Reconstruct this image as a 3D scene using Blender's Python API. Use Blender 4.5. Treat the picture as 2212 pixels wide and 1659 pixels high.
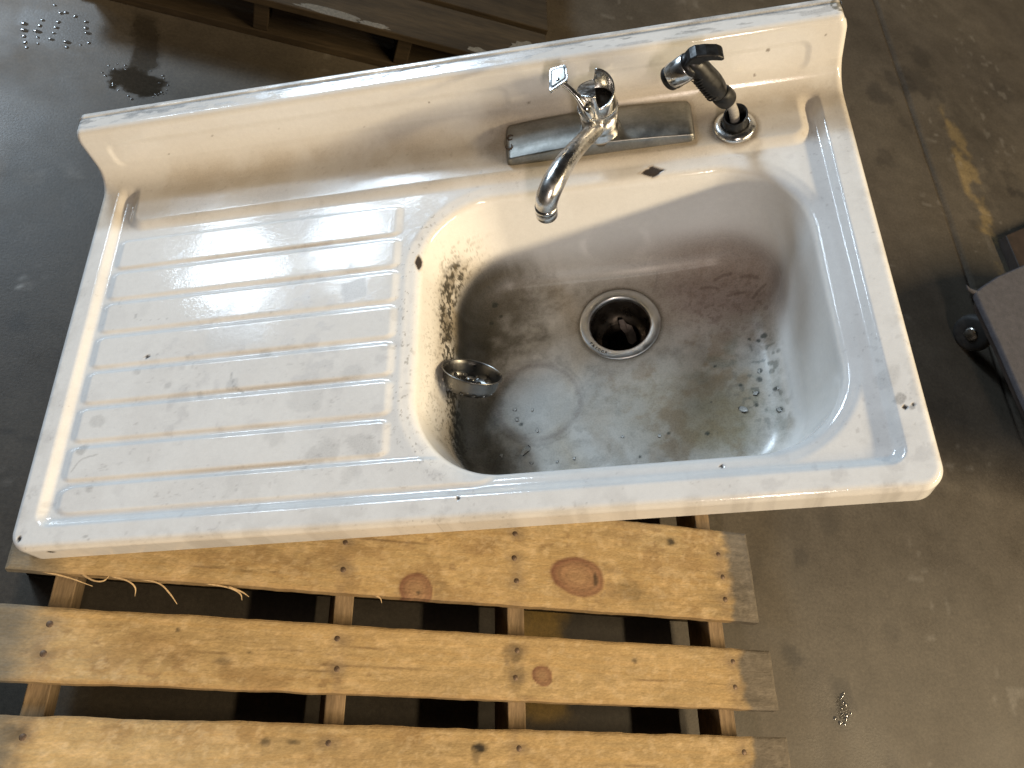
import bpy, math, random
import numpy as np
from mathutils import Matrix, Vector

for o in list(bpy.data.objects):
    bpy.data.objects.remove(o)
scene = bpy.context.scene
COL = scene.collection
random.seed(7)

# ------------------------------------------------------------------ camera
# World frame: x along the pallet boards, y across them, z up, floor at z = 0.
PZ = 0.12                                   # top of the pallet deck above the floor
cam_d = bpy.data.cameras.new("camera")
cam = bpy.data.objects.new("camera", cam_d)
COL.objects.link(cam)
cr, cd, cf = (0.95157, -0.00985, 0.30729), (0.14078, -0.87459, -0.46398), (0.27332, 0.48477, -0.83084)
cam.matrix_world = Matrix(((cr[0], -cd[0], -cf[0], 0.28027),
                           (cr[1], -cd[1], -cf[1], -0.13664),
                           (cr[2], -cd[2], -cf[2], 1.14227 + PZ),
                           (0, 0, 0, 1)))
cam_d.sensor_width = 36.0
cam_d.lens = 36.0 * 1800 / 2212
cam_d.clip_start = 0.02
cam_d.clip_end = 100
cam_d.dof.use_dof = True
cam_d.dof.focus_distance = 1.02
cam_d.dof.aperture_fstop = 11
scene.camera = cam

# ------------------------------------------------------------------ world and lamps (inside a warehouse)
world = bpy.data.worlds.new("World")
scene.world = world
world.use_nodes = True
bg = world.node_tree.nodes["Background"]
bg.inputs[0].default_value = (0.95, 0.88, 0.82, 1)
bg.inputs[1].default_value = 0.03

def lamp(name, az, el, dist, sx, sy, watts, color, target, shape='RECTANGLE'):
    d = bpy.data.lights.new(name, 'AREA')
    d.shape = shape
    d.size, d.size_y = sx, sy
    d.energy = watts
    d.color = color
    o = bpy.data.objects.new(name, d)
    COL.objects.link(o)
    a, e = math.radians(az), math.radians(el)
    v = Vector((math.cos(a) * math.cos(e), math.sin(a) * math.cos(e), math.sin(e)))
    o.location = Vector(target) + v * dist
    o.rotation_euler = (-v).to_track_quat('-Z', 'Y').to_euler()
    return o

TGT = (0.5, 0.35, 0.3)

def lamp_row(name, x, z, yc, length, width, watts, color):
    """a strip of lamps running along y, tipped toward the pallet"""
    d = bpy.data.lights.new(name, 'AREA')
    d.shape = 'RECTANGLE'
    d.size, d.size_y = width, length
    d.energy = watts
    d.color = color
    o = bpy.data.objects.new(name, d)
    COL.objects.link(o)
    n = Vector((x - TGT[0], 0, z - TGT[2])).normalized()
    yv = Vector((0, 1, 0))
    xv = yv.cross(n)
    o.matrix_world = Matrix(((xv.x, yv.x, n.x, x), (xv.y, yv.y, n.y, yc), (xv.z, yv.z, n.z, z), (0, 0, 0, 1)))
    return o

lamp_row("warm_lamp_row", 5.15, 4.40, -2.6, 5.6, 0.24, 770, (1.0, 0.79, 0.50))
lamp_row("front_fill_row", 0.10, 3.4, -4.2, 2.6, 0.30, 195, (1.0, 0.84, 0.72))  # added fill behind the camera, brightens the bowl and front-facing sides
lamp("loft_window", 144.0, 24.0, 6.0, 0.62, 0.52, 30, (0.68, 0.84, 1.0), TGT)
lamp("side_window", 137.0, 30.0, 6.0, 0.60, 0.42, 24, (0.68, 0.84, 1.0), TGT)
lamp("dock_window", 125.0, 27.0, 6.0, 1.05, 0.90, 250, (0.68, 0.84, 1.0), TGT)

scene.view_settings.view_transform = 'Standard'
scene.view_settings.look = 'None'
scene.view_settings.exposure = -0.08
scene.view_settings.gamma = 1.0
scene.view_settings.use_curve_mapping = False

# ------------------------------------------------------------------ helpers
_tab = np.random.RandomState(11).rand(512, 512)

def vnoise(x, y, seed=0):
    x = np.asarray(x, float) + seed * 17.31
    y = np.asarray(y, float) + seed * 9.77
    xi, yi = np.floor(x).astype(int), np.floor(y).astype(int)
    fx, fy = x - xi, y - yi
    fx = fx * fx * (3 - 2 * fx)
    fy = fy * fy * (3 - 2 * fy)
    a = _tab[xi % 512, yi % 512]
    b = _tab[(xi + 1) % 512, yi % 512]
    c = _tab[xi % 512, (yi + 1) % 512]
    d = _tab[(xi + 1) % 512, (yi + 1) % 512]
    return (a * (1 - fx) + b * fx) * (1 - fy) + (c * (1 - fx) + d * fx) * fy

def fbm(x, y, sx, sy=None, octs=4, seed=0):
    sy = sx if sy is None else sy
    v, amp, tot = 0, 1.0, 0
    x, y = np.asarray(x) * sx, np.asarray(y) * sy
    for i in range(octs):
        v = v + amp * vnoise(x, y, seed + i * 3)
        tot += amp
        amp *= 0.55
        x, y = x * 2.07, y * 2.07
    return v / tot

def sst(a, b, x):
    t = np.clip((x - a) / (b - a), 0, 1)
    return t * t * (3 - 2 * t)

def gauss(d, s):
    return np.exp(-(d / s) ** 2)

def mix(col, new, m):
    return col * (1 - m[..., None]) + np.asarray(new) * m[..., None]

def link(o, parent=None):
    COL.objects.link(o)
    if parent is not None:
        o.parent = parent
    return o

def obj(name, verts, faces, mat=None, parent=None, smooth=True, colors=None, rough=None):
    me = bpy.data.meshes.new(name)
    verts = np.asarray(verts, dtype=np.float32)
    if isinstance(faces, np.ndarray):
        n = len(faces)
        me.vertices.add(len(verts))
        me.vertices.foreach_set("co", verts.ravel())
        me.loops.add(n * 4)
        me.loops.foreach_set("vertex_index", faces.astype(np.int32).ravel())
        me.polygons.add(n)
        me.polygons.foreach_set("loop_start", np.arange(0, n * 4, 4, dtype=np.int32))
        me.update(calc_edges=True)
        me.validate()
    else:
        me.from_pydata(verts.tolist(), [], faces)
        me.update()
    me.polygons.foreach_set("use_smooth", np.full(len(me.polygons), smooth, dtype=bool))
    if colors is not None:
        a = me.attributes.new("tone", 'FLOAT_COLOR', 'POINT')
        c = np.ones((len(verts), 4), np.float32)
        c[:, :3] = colors
        a.data.foreach_set("color", c.ravel())
    if rough is not None:
        a = me.attributes.new("rough", 'FLOAT', 'POINT')
        a.data.foreach_set("value", np.asarray(rough, np.float32))
    if mat:
        me.materials.append(mat)
    o = bpy.data.objects.new(name, me)
    return link(o, parent)

def empty(name, M, label, cat, group=None):
    o = bpy.data.objects.new(name, None)
    o.empty_display_size = 0.05
    COL.objects.link(o)
    o.matrix_world = M
    return tag(o, label, cat, group)

def tag(o, label, cat, group=None):
    o["label"] = label
    o["category"] = cat
    if group:
        o["group"] = group
    return o

def grid_faces(nx, ny, wrap=False):
    i = np.arange(nx - 1)[:, None]
    j = np.arange(ny if wrap else ny - 1)[None, :]
    j2 = (j + 1) % ny
    return np.stack([i * ny + j, (i + 1) * ny + j, (i + 1) * ny + j2, i * ny + j2], -1).reshape(-1, 4)

def lathe(prof, n=48):
    prof = np.asarray(prof, float)
    a = np.linspace(0, 2 * math.pi, n, endpoint=False)
    v = np.stack([prof[:, 0:1] * np.cos(a), prof[:, 0:1] * np.sin(a), np.repeat(prof[:, 1:2], n, 1)], -1)
    m = len(prof)
    f = [tuple(q) for q in grid_faces(m, n, True)[:, ::-1].tolist()]
    return v.reshape(-1, 3), f

def catmull(P, n):
    P = np.asarray(P, float)
    if len(P) < 3:
        t = np.linspace(0, 1, n)[:, None]
        return P[0] * (1 - t) + P[-1] * t
    Q = np.vstack([2 * P[0] - P[1], P, 2 * P[-1] - P[-2]])
    out = []
    for u in np.linspace(0, len(P) - 1 - 1e-9, n):
        i = int(u)
        t = u - i
        a, b, c, d = Q[i:i + 4]
        out.append(0.5 * (2 * b + (c - a) * t + (2 * a - 5 * b + 4 * c - d) * t * t + (3 * b - a - 3 * c + d) * t ** 3))
    return np.array(out)

def tube(path, radii, n=20, m=24, flat=1.0, caps=True, smooth_path=True):
    path = np.asarray(path, float)
    PR = np.hstack([path, np.asarray(radii, float)[:, None]])
    if smooth_path:
        PR = catmull(PR, m)
    p, r = PR[:, :3], np.maximum(PR[:, 3], 1e-4)
    t = np.gradient(p, axis=0)
    t /= np.linalg.norm(t, axis=1)[:, None]
    ref = np.array([0, 0, 1.0]) if abs(t[0][2]) < 0.9 else np.array([1.0, 0, 0])
    u = np.cross(t[0], ref)
    u /= np.linalg.norm(u)
    V = []
    a = np.linspace(0, 2 * math.pi, n, endpoint=False)
    for i in range(len(p)):
        u = u - t[i] * (u @ t[i])
        u /= np.linalg.norm(u)
        w = np.cross(t[i], u)
        V.append(p[i] + r[i] * (np.cos(a)[:, None] * u + flat * np.sin(a)[:, None] * w))
    V = np.concatenate(V)
    f = [tuple(q) for q in grid_faces(len(p), n, True).tolist()]
    if caps:
        f.append(tuple(range(n)))
        f.append(tuple(range(len(V) - 1, len(V) - n - 1, -1)))
    return V, f

def prism(poly, z0, z1, axis=2):
    """extrude a polygon (two coords) along the third axis"""
    n = len(poly)
    v = []
    for z in (z0, z1):
        for p in poly:
            q = list(p)
            q.insert(axis, z)
            v.append(q)
    f = [tuple(range(n - 1, -1, -1)), tuple(range(n, 2 * n))]
    f += [(i, (i + 1) % n, n + (i + 1) % n, n + i) for i in range(n)]
    return v, f

def bevel(o, w, seg=2):
    m = o.modifiers.new("bevel", 'BEVEL')
    m.width = w
    m.segments = seg
    m.limit_method = 'ANGLE'
    m.angle_limit = math.radians(35)
    return o

# ------------------------------------------------------------------ materials
def mat(name, base=(0.5, 0.5, 0.5), rough=0.5, metal=0.0, attr=False, attr_rough=False, noise=None, bump=None, spec=0.5,
        stretch=(1, 1, 1), rnoise=None, alpha_t=None):
    m = bpy.data.materials.new(name)
    m.use_nodes = True
    nt = m.node_tree
    N, L = nt.nodes, nt.links
    b = N["Principled BSDF"]
    b.inputs["Metallic"].default_value = metal
    b.inputs["Roughness"].default_value = rough
    b.inputs["Specular IOR Level"].default_value = spec
    tc = N.new("ShaderNodeTexCoord")
    mp = N.new("ShaderNodeMapping")
    mp.inputs["Scale"].default_value = stretch
    L.new(tc.outputs["Object"], mp.inputs[0])
    vec = mp.outputs[0]
    if attr:
        at = N.new("ShaderNodeAttribute")
        at.attribute_name = "tone"
        col = at.outputs["Color"]
    else:
        rgb = N.new("ShaderNodeRGB")
        rgb.outputs[0].default_value = (*base, 1)
        col = rgb.outputs[0]
    if noise:
        for sc, lo, hi, det in noise:
            n = N.new("ShaderNodeTexNoise")
            n.inputs["Scale"].default_value = sc
            n.inputs["Detail"].default_value = det
            n.inputs["Roughness"].default_value = 0.65
            L.new(vec, n.inputs["Vector"])
            r = N.new("ShaderNodeMapRange")
            r.inputs[1].default_value = 0.32
            r.inputs[2].default_value = 0.68
            r.inputs[3].default_value = lo
            r.inputs[4].default_value = hi
            L.new(n.outputs["Fac"], r.inputs[0])
            mx = N.new("ShaderNodeVectorMath")
            mx.operation = 'SCALE'
            L.new(col, mx.inputs[0])
            L.new(r.outputs[0], mx.inputs["Scale"])
            col = mx.outputs[0]
    L.new(col, b.inputs["Base Color"])
    rsrc = None
    if attr_rough:
        ar = N.new("ShaderNodeAttribute")
        ar.attribute_name = "rough"
        rsrc = ar.outputs["Fac"]
        L.new(rsrc, b.inputs["Roughness"])
    elif rnoise:
        sc, lo, hi = rnoise
        n = N.new("ShaderNodeTexNoise")
        n.inputs["Scale"].default_value = sc
        n.inputs["Detail"].default_value = 6
        L.new(vec, n.inputs["Vector"])
        r = N.new("ShaderNodeMapRange")
        r.inputs[1].default_value = 0.35
        r.inputs[2].default_value = 0.65
        r.inputs[3].default_value = lo
        r.inputs[4].default_value = hi
        L.new(n.outputs["Fac"], r.inputs[0])
        L.new(r.outputs[0], b.inputs["Roughness"])
    if bump:
        prev = None
        for sc, st, dist in bump:
            n = N.new("ShaderNodeTexNoise")
            n.inputs["Scale"].default_value = sc
            n.inputs["Detail"].default_value = 3
            L.new(vec, n.inputs["Vector"])
            bp = N.new("ShaderNodeBump")
            bp.inputs["Strength"].default_value = st
            bp.inputs["Distance"].default_value = dist
            L.new(n.outputs["Fac"], bp.inputs["Height"])
            if prev:
                L.new(prev, bp.inputs["Normal"])
            prev = bp.outputs[0]
        L.new(prev, b.inputs["Normal"])
    return m

M_ENAMEL = mat("enamel", attr=True, attr_rough=True, noise=[(140, 0.97, 1.02, 4), (900, 0.96, 1.02, 2)],
               bump=[(300, 0.16, 0.0005), (70, 0.06, 0.0010)], spec=0.5)
def dirt_grain(m):
    nt = m.node_tree
    N, L = nt.nodes, nt.links
    b = N["Principled BSDF"]
    src = b.inputs["Base Color"].links[0].from_socket
    at = N.new("ShaderNodeAttribute")
    at.attribute_name = "rough"
    tc = N.new("ShaderNodeTexCoord")
    n = N.new("ShaderNodeTexNoise")
    n.inputs["Scale"].default_value = 420
    n.inputs["Detail"].default_value = 6
    n.inputs["Roughness"].default_value = 0.75
    L.new(tc.outputs["Object"], n.inputs["Vector"])
    r = N.new("ShaderNodeMapRange")
    r.inputs[1].default_value = 0.44
    r.inputs[2].default_value = 0.66
    L.new(n.outputs["Fac"], r.inputs[0])
    k = N.new("ShaderNodeMapRange")
    k.inputs[1].default_value = 0.10
    k.inputs[2].default_value = 0.50
    k.inputs[4].default_value = 0.45
    L.new(at.outputs["Fac"], k.inputs[0])
    mu = N.new("ShaderNodeMath")
    mu.operation = 'MULTIPLY'
    L.new(r.outputs[0], mu.inputs[0])
    L.new(k.outputs[0], mu.inputs[1])
    iv = N.new("ShaderNodeMath")
    iv.operation = 'SUBTRACT'
    iv.inputs[0].default_value = 1.0
    L.new(mu.outputs[0], iv.inputs[1])
    sc = N.new("ShaderNodeVectorMath")
    sc.operation = 'SCALE'
    L.new(src, sc.inputs[0])
    L.new(iv.outputs[0], sc.inputs["Scale"])
    L.new(sc.outputs[0], b.inputs["Base Color"])
dirt_grain(M_ENAMEL)
M_CHROME = mat("chrome", (0.68, 0.68, 0.67), 0.14, 1.0, noise=[(70, 0.80, 1.03, 6)], rnoise=(90, 0.10, 0.34), bump=[(60, 0.10, 0.001)])
M_WORN = mat("worn_chrome", (0.72, 0.71, 0.69), 0.2, 1.0, noise=[(55, 0.72, 1.03, 7), (330, 0.86, 1.04, 4)], rnoise=(60, 0.16, 0.42), bump=[(60, 0.10, 0.001)])
M_DULLCHROME = mat("dull_chrome", (0.33, 0.325, 0.30), 0.4, 1.0, noise=[(30, 0.72, 1.08, 6), (260, 0.85, 1.06, 4)], rnoise=(50, 0.34, 0.48),
                   bump=[(500, 0.05, 0.0004)])
M_STEEL = mat("stainless_steel", (0.36, 0.345, 0.32), 0.3, 1.0, noise=[(60, 0.7, 1.05, 5)], rnoise=(80, 0.18, 0.40))
M_FLANGE = mat("brushed_steel", (0.60, 0.59, 0.57), 0.36, 1.0, noise=[(40, 0.85, 1.04, 4)], rnoise=(120, 0.30, 0.44))
M_BASKET = mat("worn_steel", (0.175, 0.172, 0.165), 0.34, 1.0, noise=[(40, 0.8, 1.08, 4)], rnoise=(90, 0.26, 0.42))
M_DIRTYSTEEL = mat("dirty_steel", (0.09, 0.075, 0.06), 0.4, 0.8, noise=[(60, 0.4, 1.2, 5)], rnoise=(70, 0.2, 0.6))
M_BLACKPL = mat("black_plastic", (0.011, 0.011, 0.011), 0.38, spec=0.35, noise=[(160, 0.7, 1.4, 4)], rnoise=(130, 0.28, 0.55), bump=[(700, 0.06, 0.0004)])
M_RUBBER = mat("black_rubber", (0.02, 0.019, 0.018), 0.7, noise=[(90, 0.7, 1.4, 4)])
M_HOSE = mat("hose", (0.40, 0.38, 0.35), 0.5, noise=[(260, 0.6, 1.1, 3)], stretch=(1, 1, 3))
M_RUST = mat("rust", (0.045, 0.028, 0.018), 0.8, noise=[(300, 0.5, 1.5, 4)], bump=[(500, 0.4, 0.001)])
M_WOOD = mat("pine_wood", attr=True, rough=0.72, noise=[(45, 0.86, 1.08, 8), (420, 0.84, 1.12, 5)], stretch=(0.45, 1, 1),
             bump=[(420, 0.45, 0.0012), (120, 0.35, 0.002)], spec=0.2)
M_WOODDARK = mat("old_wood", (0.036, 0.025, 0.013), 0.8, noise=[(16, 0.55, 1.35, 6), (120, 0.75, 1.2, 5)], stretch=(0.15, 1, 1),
                 bump=[(200, 0.5, 0.002)], spec=0.2)
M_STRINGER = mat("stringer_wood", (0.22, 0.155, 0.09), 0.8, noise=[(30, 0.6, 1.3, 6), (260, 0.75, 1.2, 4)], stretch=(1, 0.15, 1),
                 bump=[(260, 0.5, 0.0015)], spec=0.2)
M_NAIL = mat("nail_steel", (0.13, 0.09, 0.062), 0.55, 0.6, noise=[(900, 0.6, 1.4, 3)])
M_FLOOR = mat("concrete_floor", attr=True, attr_rough=True, noise=[(22, 0.86, 1.12, 8), (160, 0.78, 1.18, 8), (800, 0.75, 1.22, 4)],
              bump=[(260, 0.18, 0.001), (900, 0.15, 0.0006)], spec=0.4)
M_CARPET = mat("grey_carpet", (0.085, 0.083, 0.092), 0.95, noise=[(60, 0.85, 1.1, 5), (900, 0.7, 1.25, 3)], bump=[(900, 0.8, 0.002)], spec=0.1)
M_BROWN = mat("dark_brown_wood", (0.028, 0.018, 0.013), 0.6, noise=[(30, 0.7, 1.3, 5)])
M_PAPER = mat("paper", (0.26, 0.22, 0.20), 0.9, noise=[(120, 0.7, 1.1, 5)])
M_FLAKE = mat("pale_flake", (0.55, 0.55, 0.52), 0.4, noise=[(900, 0.6, 1.1, 3)])
M_GRIT = mat("dark_grit", (0.03, 0.027, 0.022), 0.7, noise=[(900, 0.6, 1.6, 3)])
M_FIBRE = mat("wood_fibre", (0.50, 0.36, 0.20), 0.8, noise=[(400, 0.7, 1.2, 3)])
M_SCUFF = mat("scuffed_paint", (0.12, 0.105, 0.08), 0.8, noise=[(200, 0.6, 1.2, 5)])
M_WATER = mat("water", (0.06, 0.058, 0.055), 0.04, spec=0.9)

# ------------------------------------------------------------------ floor
def nonuni(breaks):
    out = []
    for a, b, s in breaks:
        n = max(1, int(round((b - a) / s)))
        out.append(np.linspace(a, b, n, endpoint=False))
    out.append(np.array([breaks[-1][1]]))
    return np.concatenate(out)

fx = nonuni([(-14, -0.7, 1.1), (-0.7, 2.75, 0.0075), (2.75, 14, 1.1)])
fy = nonuni([(-14, -0.2, 1.1), (-0.2, 0.9, 0.0085), (0.9, 1.35, 0.005), (1.35, 2.6, 0.01), (2.6, 14, 1.1)])
FX, FY = np.meshgrid(fx, fy, indexing='ij')
big = fbm(FX, FY, 2.2, octs=5, seed=1)
med = fbm(FX, FY, 11, octs=5, seed=5)
col = np.array([0.078, 0.065, 0.048]) * (0.72 + 0.35 * big + 0.25 * med)[..., None]
rough = 0.34 + 0.3 * med
# grey dust side, browner side
col = mix(col, col * np.array([0.72, 0.72, 0.76]), sst(0.45, 0.7, fbm(FX, FY, 1.3, octs=3, seed=20)) * 0.6)
# control joint between two floor slabs and a crack branching off it
jx = 1.905 + 0.012 * (fbm(FX * 0 + 1, FY, 5, octs=4, seed=8) - 0.5)
jd = np.abs(FX - jx)
jw = 0.004 + 0.006 * fbm(FX * 0 + 3, FY, 9, octs=3, seed=9)
joint = np.clip(1.25 - jd / jw, 0, 1) * sst(0.5, 0.8, FY)
bx = np.clip((FX - 1.905) / 0.35, 0, 1)
by = 1.075 + 0.03 * bx + 0.03 * (fbm(FX, FX * 0, 9, octs=3, seed=14) - 0.5)
branch = np.clip(1 - np.abs(FY - by) / 0.006, 0, 1) * (FX > 1.905) * (FX < 2.4)
lx = 0.391 + 0.02 * (fbm(FX, FX * 0, 20, octs=3, seed=15) - 0.5)
branch = np.maximum(branch, np.clip(1 - np.abs(FY - lx) / 0.005, 0, 1) * (FX < 0.0))
col = mix(col, (0.018, 0.014, 0.010), np.maximum(joint, branch * 0.75) * 0.9)
col = mix(col, (0.07, 0.058, 0.045), gauss(jd, 0.03) * 0.35)
# worn yellow line and a yellow patch under the pallet
ys = gauss(FX - (2.02 + 0.02 * np.sin(FY * 5)), 0.034) * sst(0.75, 1.3, FY) * (1 - sst(1.55, 1.85, FY))
ym = sst(0.42, 0.62, fbm(FX, FY, 36, octs=5, seed=31) * 0.75 + 0.45 * ys) * sst(0.15, 0.5, ys)
col = mix(col, (0.27, 0.19, 0.075), ym * 0.5 * sst(0.42, 0.62, fbm(FX, FY, 17, octs=5, seed=36)))
yp = sst(0.0, 0.4, np.minimum(FX - 0.69, 0.787 - FX) * 12 + (fbm(FX, FY, 30, octs=4, seed=33) - 0.45)) * (FY < 0.22) * sst(0.015, 0.035, FY)
col = mix(col, (0.30, 0.19, 0.04), yp * 0.8)
# oil and dirt spots
for (px, py, r, k) in [(1.193, .146, .022, .65), (1.215, .14, .012, .5), (1.253, .323, .02, .6), (1.137, .275, .014, .5), (1.161, .306, .014, .5),
                       (1.29, .09, .03, .7), (1.277, .05, .022, .8), (2.011, 1.954, .05, .55), (1.979, 1.823, .07, .6), (1.90, 1.80, .06, .6), (1.80, 1.72, .05, .55),
                       (1.86, 1.62, .03, .5), (2.18, 1.46, .022, .8), (2.21, 1.455, .016, .7), (-0.104, .577, .02, .5), (1.33, .4, .03, .4), (1.42, .2, .025, .35),
                       (1.6, 1.35, .05, .35), (1.36, -.02, .02, .5), (2.3, 1.9, .06, .4), (1.75, 1.45, .04, .4), (1.66, .62, .12, .3), (2.1, 1.62, .14, .35), (2.2, 1.35, .2, .45)]:
    d = np.hypot(FX - px, FY - py) / r + 1.4 * (fbm(FX, FY, 40, octs=4, seed=int(px * 50) % 40) - 0.5)
    col = mix(col, (0.022, 0.019, 0.016), (1 - sst(0.55, 1.1, d)) * k * (0.75 + 0.5 * (med - 0.5)))
# pale chips and dust
sp = sst(0.80, 0.86, vnoise(FX * 55, FY * 55, 3)) * sst(0.6, 0.8, vnoise(FX * 9, FY * 9, 4))
col = mix(col, (0.22, 0.20, 0.17), sp * 0.25)
for (px, py, r) in [(-.123, .643, .006), (-.118, .66, .005), (-.11, .63, .004)]:
    d = np.hypot(FX - px, FY - py) / r + 1.6 * (fbm(FX, FY, 120, octs=3, seed=2) - 0.5)
    col = mix(col, (0.34, 0.33, 0.30), (1 - sst(0.5, 1.1, d)) * 0.8)
# water: a streak from under the far pallet, the splash and a wet boot print
wn = fbm(FX, FY, 45, octs=5, seed=41) - 0.5
splash = 1 - sst(0.8, 1.05, np.hypot((FX + 0.045) / 0.052, (FY - 1.135) / 0.040) + 1.3 * wn)
streak = (1 - sst(0.7, 1.1, np.abs(FX + 0.052 + 0.01 * np.sin(FY * 30)) / 0.026 + 0.9 * wn)) * sst(1.12, 1.16, FY) * (1 - sst(1.30, 1.33, FY))
boot = 1 - sst(0.6, 1.2, np.hypot((FX + 0.195) / 0.075, (FY - 1.225) / 0.055) + 1.2 * wn)
wetr = 1 - sst(0.6, 1.1, np.hypot((FX - 1.285) / 0.016, (FY - 0.065) / 0.03) + 1.2 * wn)
wet = np.clip(np.maximum.reduce([splash, streak * 0.75, boot * 0.35, wetr * 0.7]), 0, 1)
col = mix(col, col * 0.42, wet)
rough = np.clip(rough * (1 - wet) + 0.12 * wet, 0.08, 0.9)
FZ = -0.010 * joint + 0.0006 * wn * splash
fv = np.stack([FX, FY, FZ], -1).reshape(-1, 3)
floor = obj("floor", fv, grid_faces(len(fx), len(fy)), M_FLOOR, None, True, np.clip(col, 0.005, 0.8).reshape(-1, 3), rough.ravel())
floor["kind"] = "structure"
floor["label"] = "stained grey brown concrete floor with a joint, worn yellow line and wet patches"

# ------------------------------------------------------------------ pallets
def board(name, x0, x1, y0, y1, zt, th, parent, mate, seed=0, tone=None, step=0.0026, rag=0.0015, zone=None, ox=0.0, oy=0.0):
    """rough-sawn board lying along x, top face at zt; coordinates relative to the parent pallet"""
    nx, ny = max(2, int((x1 - x0) / step)), max(2, int((y1 - y0) / step))
    u, w = np.linspace(0, 1, nx + 1), np.linspace(0, 1, ny + 1)
    U, Wv = np.meshgrid(u, w, indexing='ij')
    ea = rag * 2.4 * (fbm(u * (x1 - x0), u * 0, 22, octs=5, seed=seed) - 0.5)
    eb = rag * 2.4 * (fbm(u * (x1 - x0), u * 0 + 5, 22, octs=5, seed=seed + 1) - 0.5)
    X = x0 + U * (x1 - x0)
    Y = (y0 + ea)[:, None] * (1 - Wv) + (y1 + eb)[:, None] * Wv
    endn = rag * 2 * (fbm(w * (y1 - y0), w * 0, 60, octs=4, seed=seed + 2) - 0.5)
    X = X + endn[None, :] * ((U < 1e-6) | (U > 1 - 1e-6))
    edge = np.minimum.reduce([U * (x1 - x0), (1 - U) * (x1 - x0), Wv * (y1 - y0), (1 - Wv) * (y1 - y0)])
    Z = zt - 0.0018 * (1 - sst(0, 0.004, edge)) - 0.0009 * (fbm(X, Y, 14, 160, 4, seed + 3) - 0.3) - 0.0006 * fbm(X, Y, 120, 200, 3, seed + 4)
    c = tone(X, Y, U * (x1 - x0), Wv * (y1 - y0)) if tone else None
    m = ny + 3
    ring = np.zeros((nx + 1, m, 3))
    ring[:, :ny + 1] = np.stack([X, Y, Z], -1)
    ring[:, ny + 1] = np.stack([X[:, -1], Y[:, -1], np.full(nx + 1, zt - th)], -1)
    ring[:, ny + 2] = np.stack([X[:, 0], Y[:, 0], np.full(nx + 1, zt - th)], -1)
    f = [tuple(q) for q in grid_faces(nx + 1, m, True).tolist()]
    f.append(tuple(range(m)))
    f.append(tuple(range((nx + 1) * m - 1, nx * m - 1, -1)))
    cc = None
    if c is not None:
        cc = np.zeros((nx + 1, m, 3))
        cc[:, :ny + 1] = c
        cc[:, ny + 1] = c[:, -1] * 0.9
        cc[:, ny + 2] = c[:, 0] * 0.9
        cc = cc.reshape(-1, 3)
    V = ring.reshape(-1, 3) - np.array([ox, oy, 0])
    o = obj(name, V, f, mate, parent, False, cc)
    return o

nail_v, nail_f = lathe([(0.0042, 0.0), (0.0042, 0.0006), (0.0034, 0.0011), (0.0, 0.0012)], 14)
nail_me = None
def nail(x, y, z, parent):
    global nail_me
    if nail_me is None:
        o = obj("nail", nail_v, nail_f, M_NAIL, parent)
        nail_me = o.data
    else:
        o = link(bpy.data.objects.new("nail", nail_me), parent)
    o.location = (x, y, z)
    return o

COLS = (0.067, 0.411, 0.659, 1.003)

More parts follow.
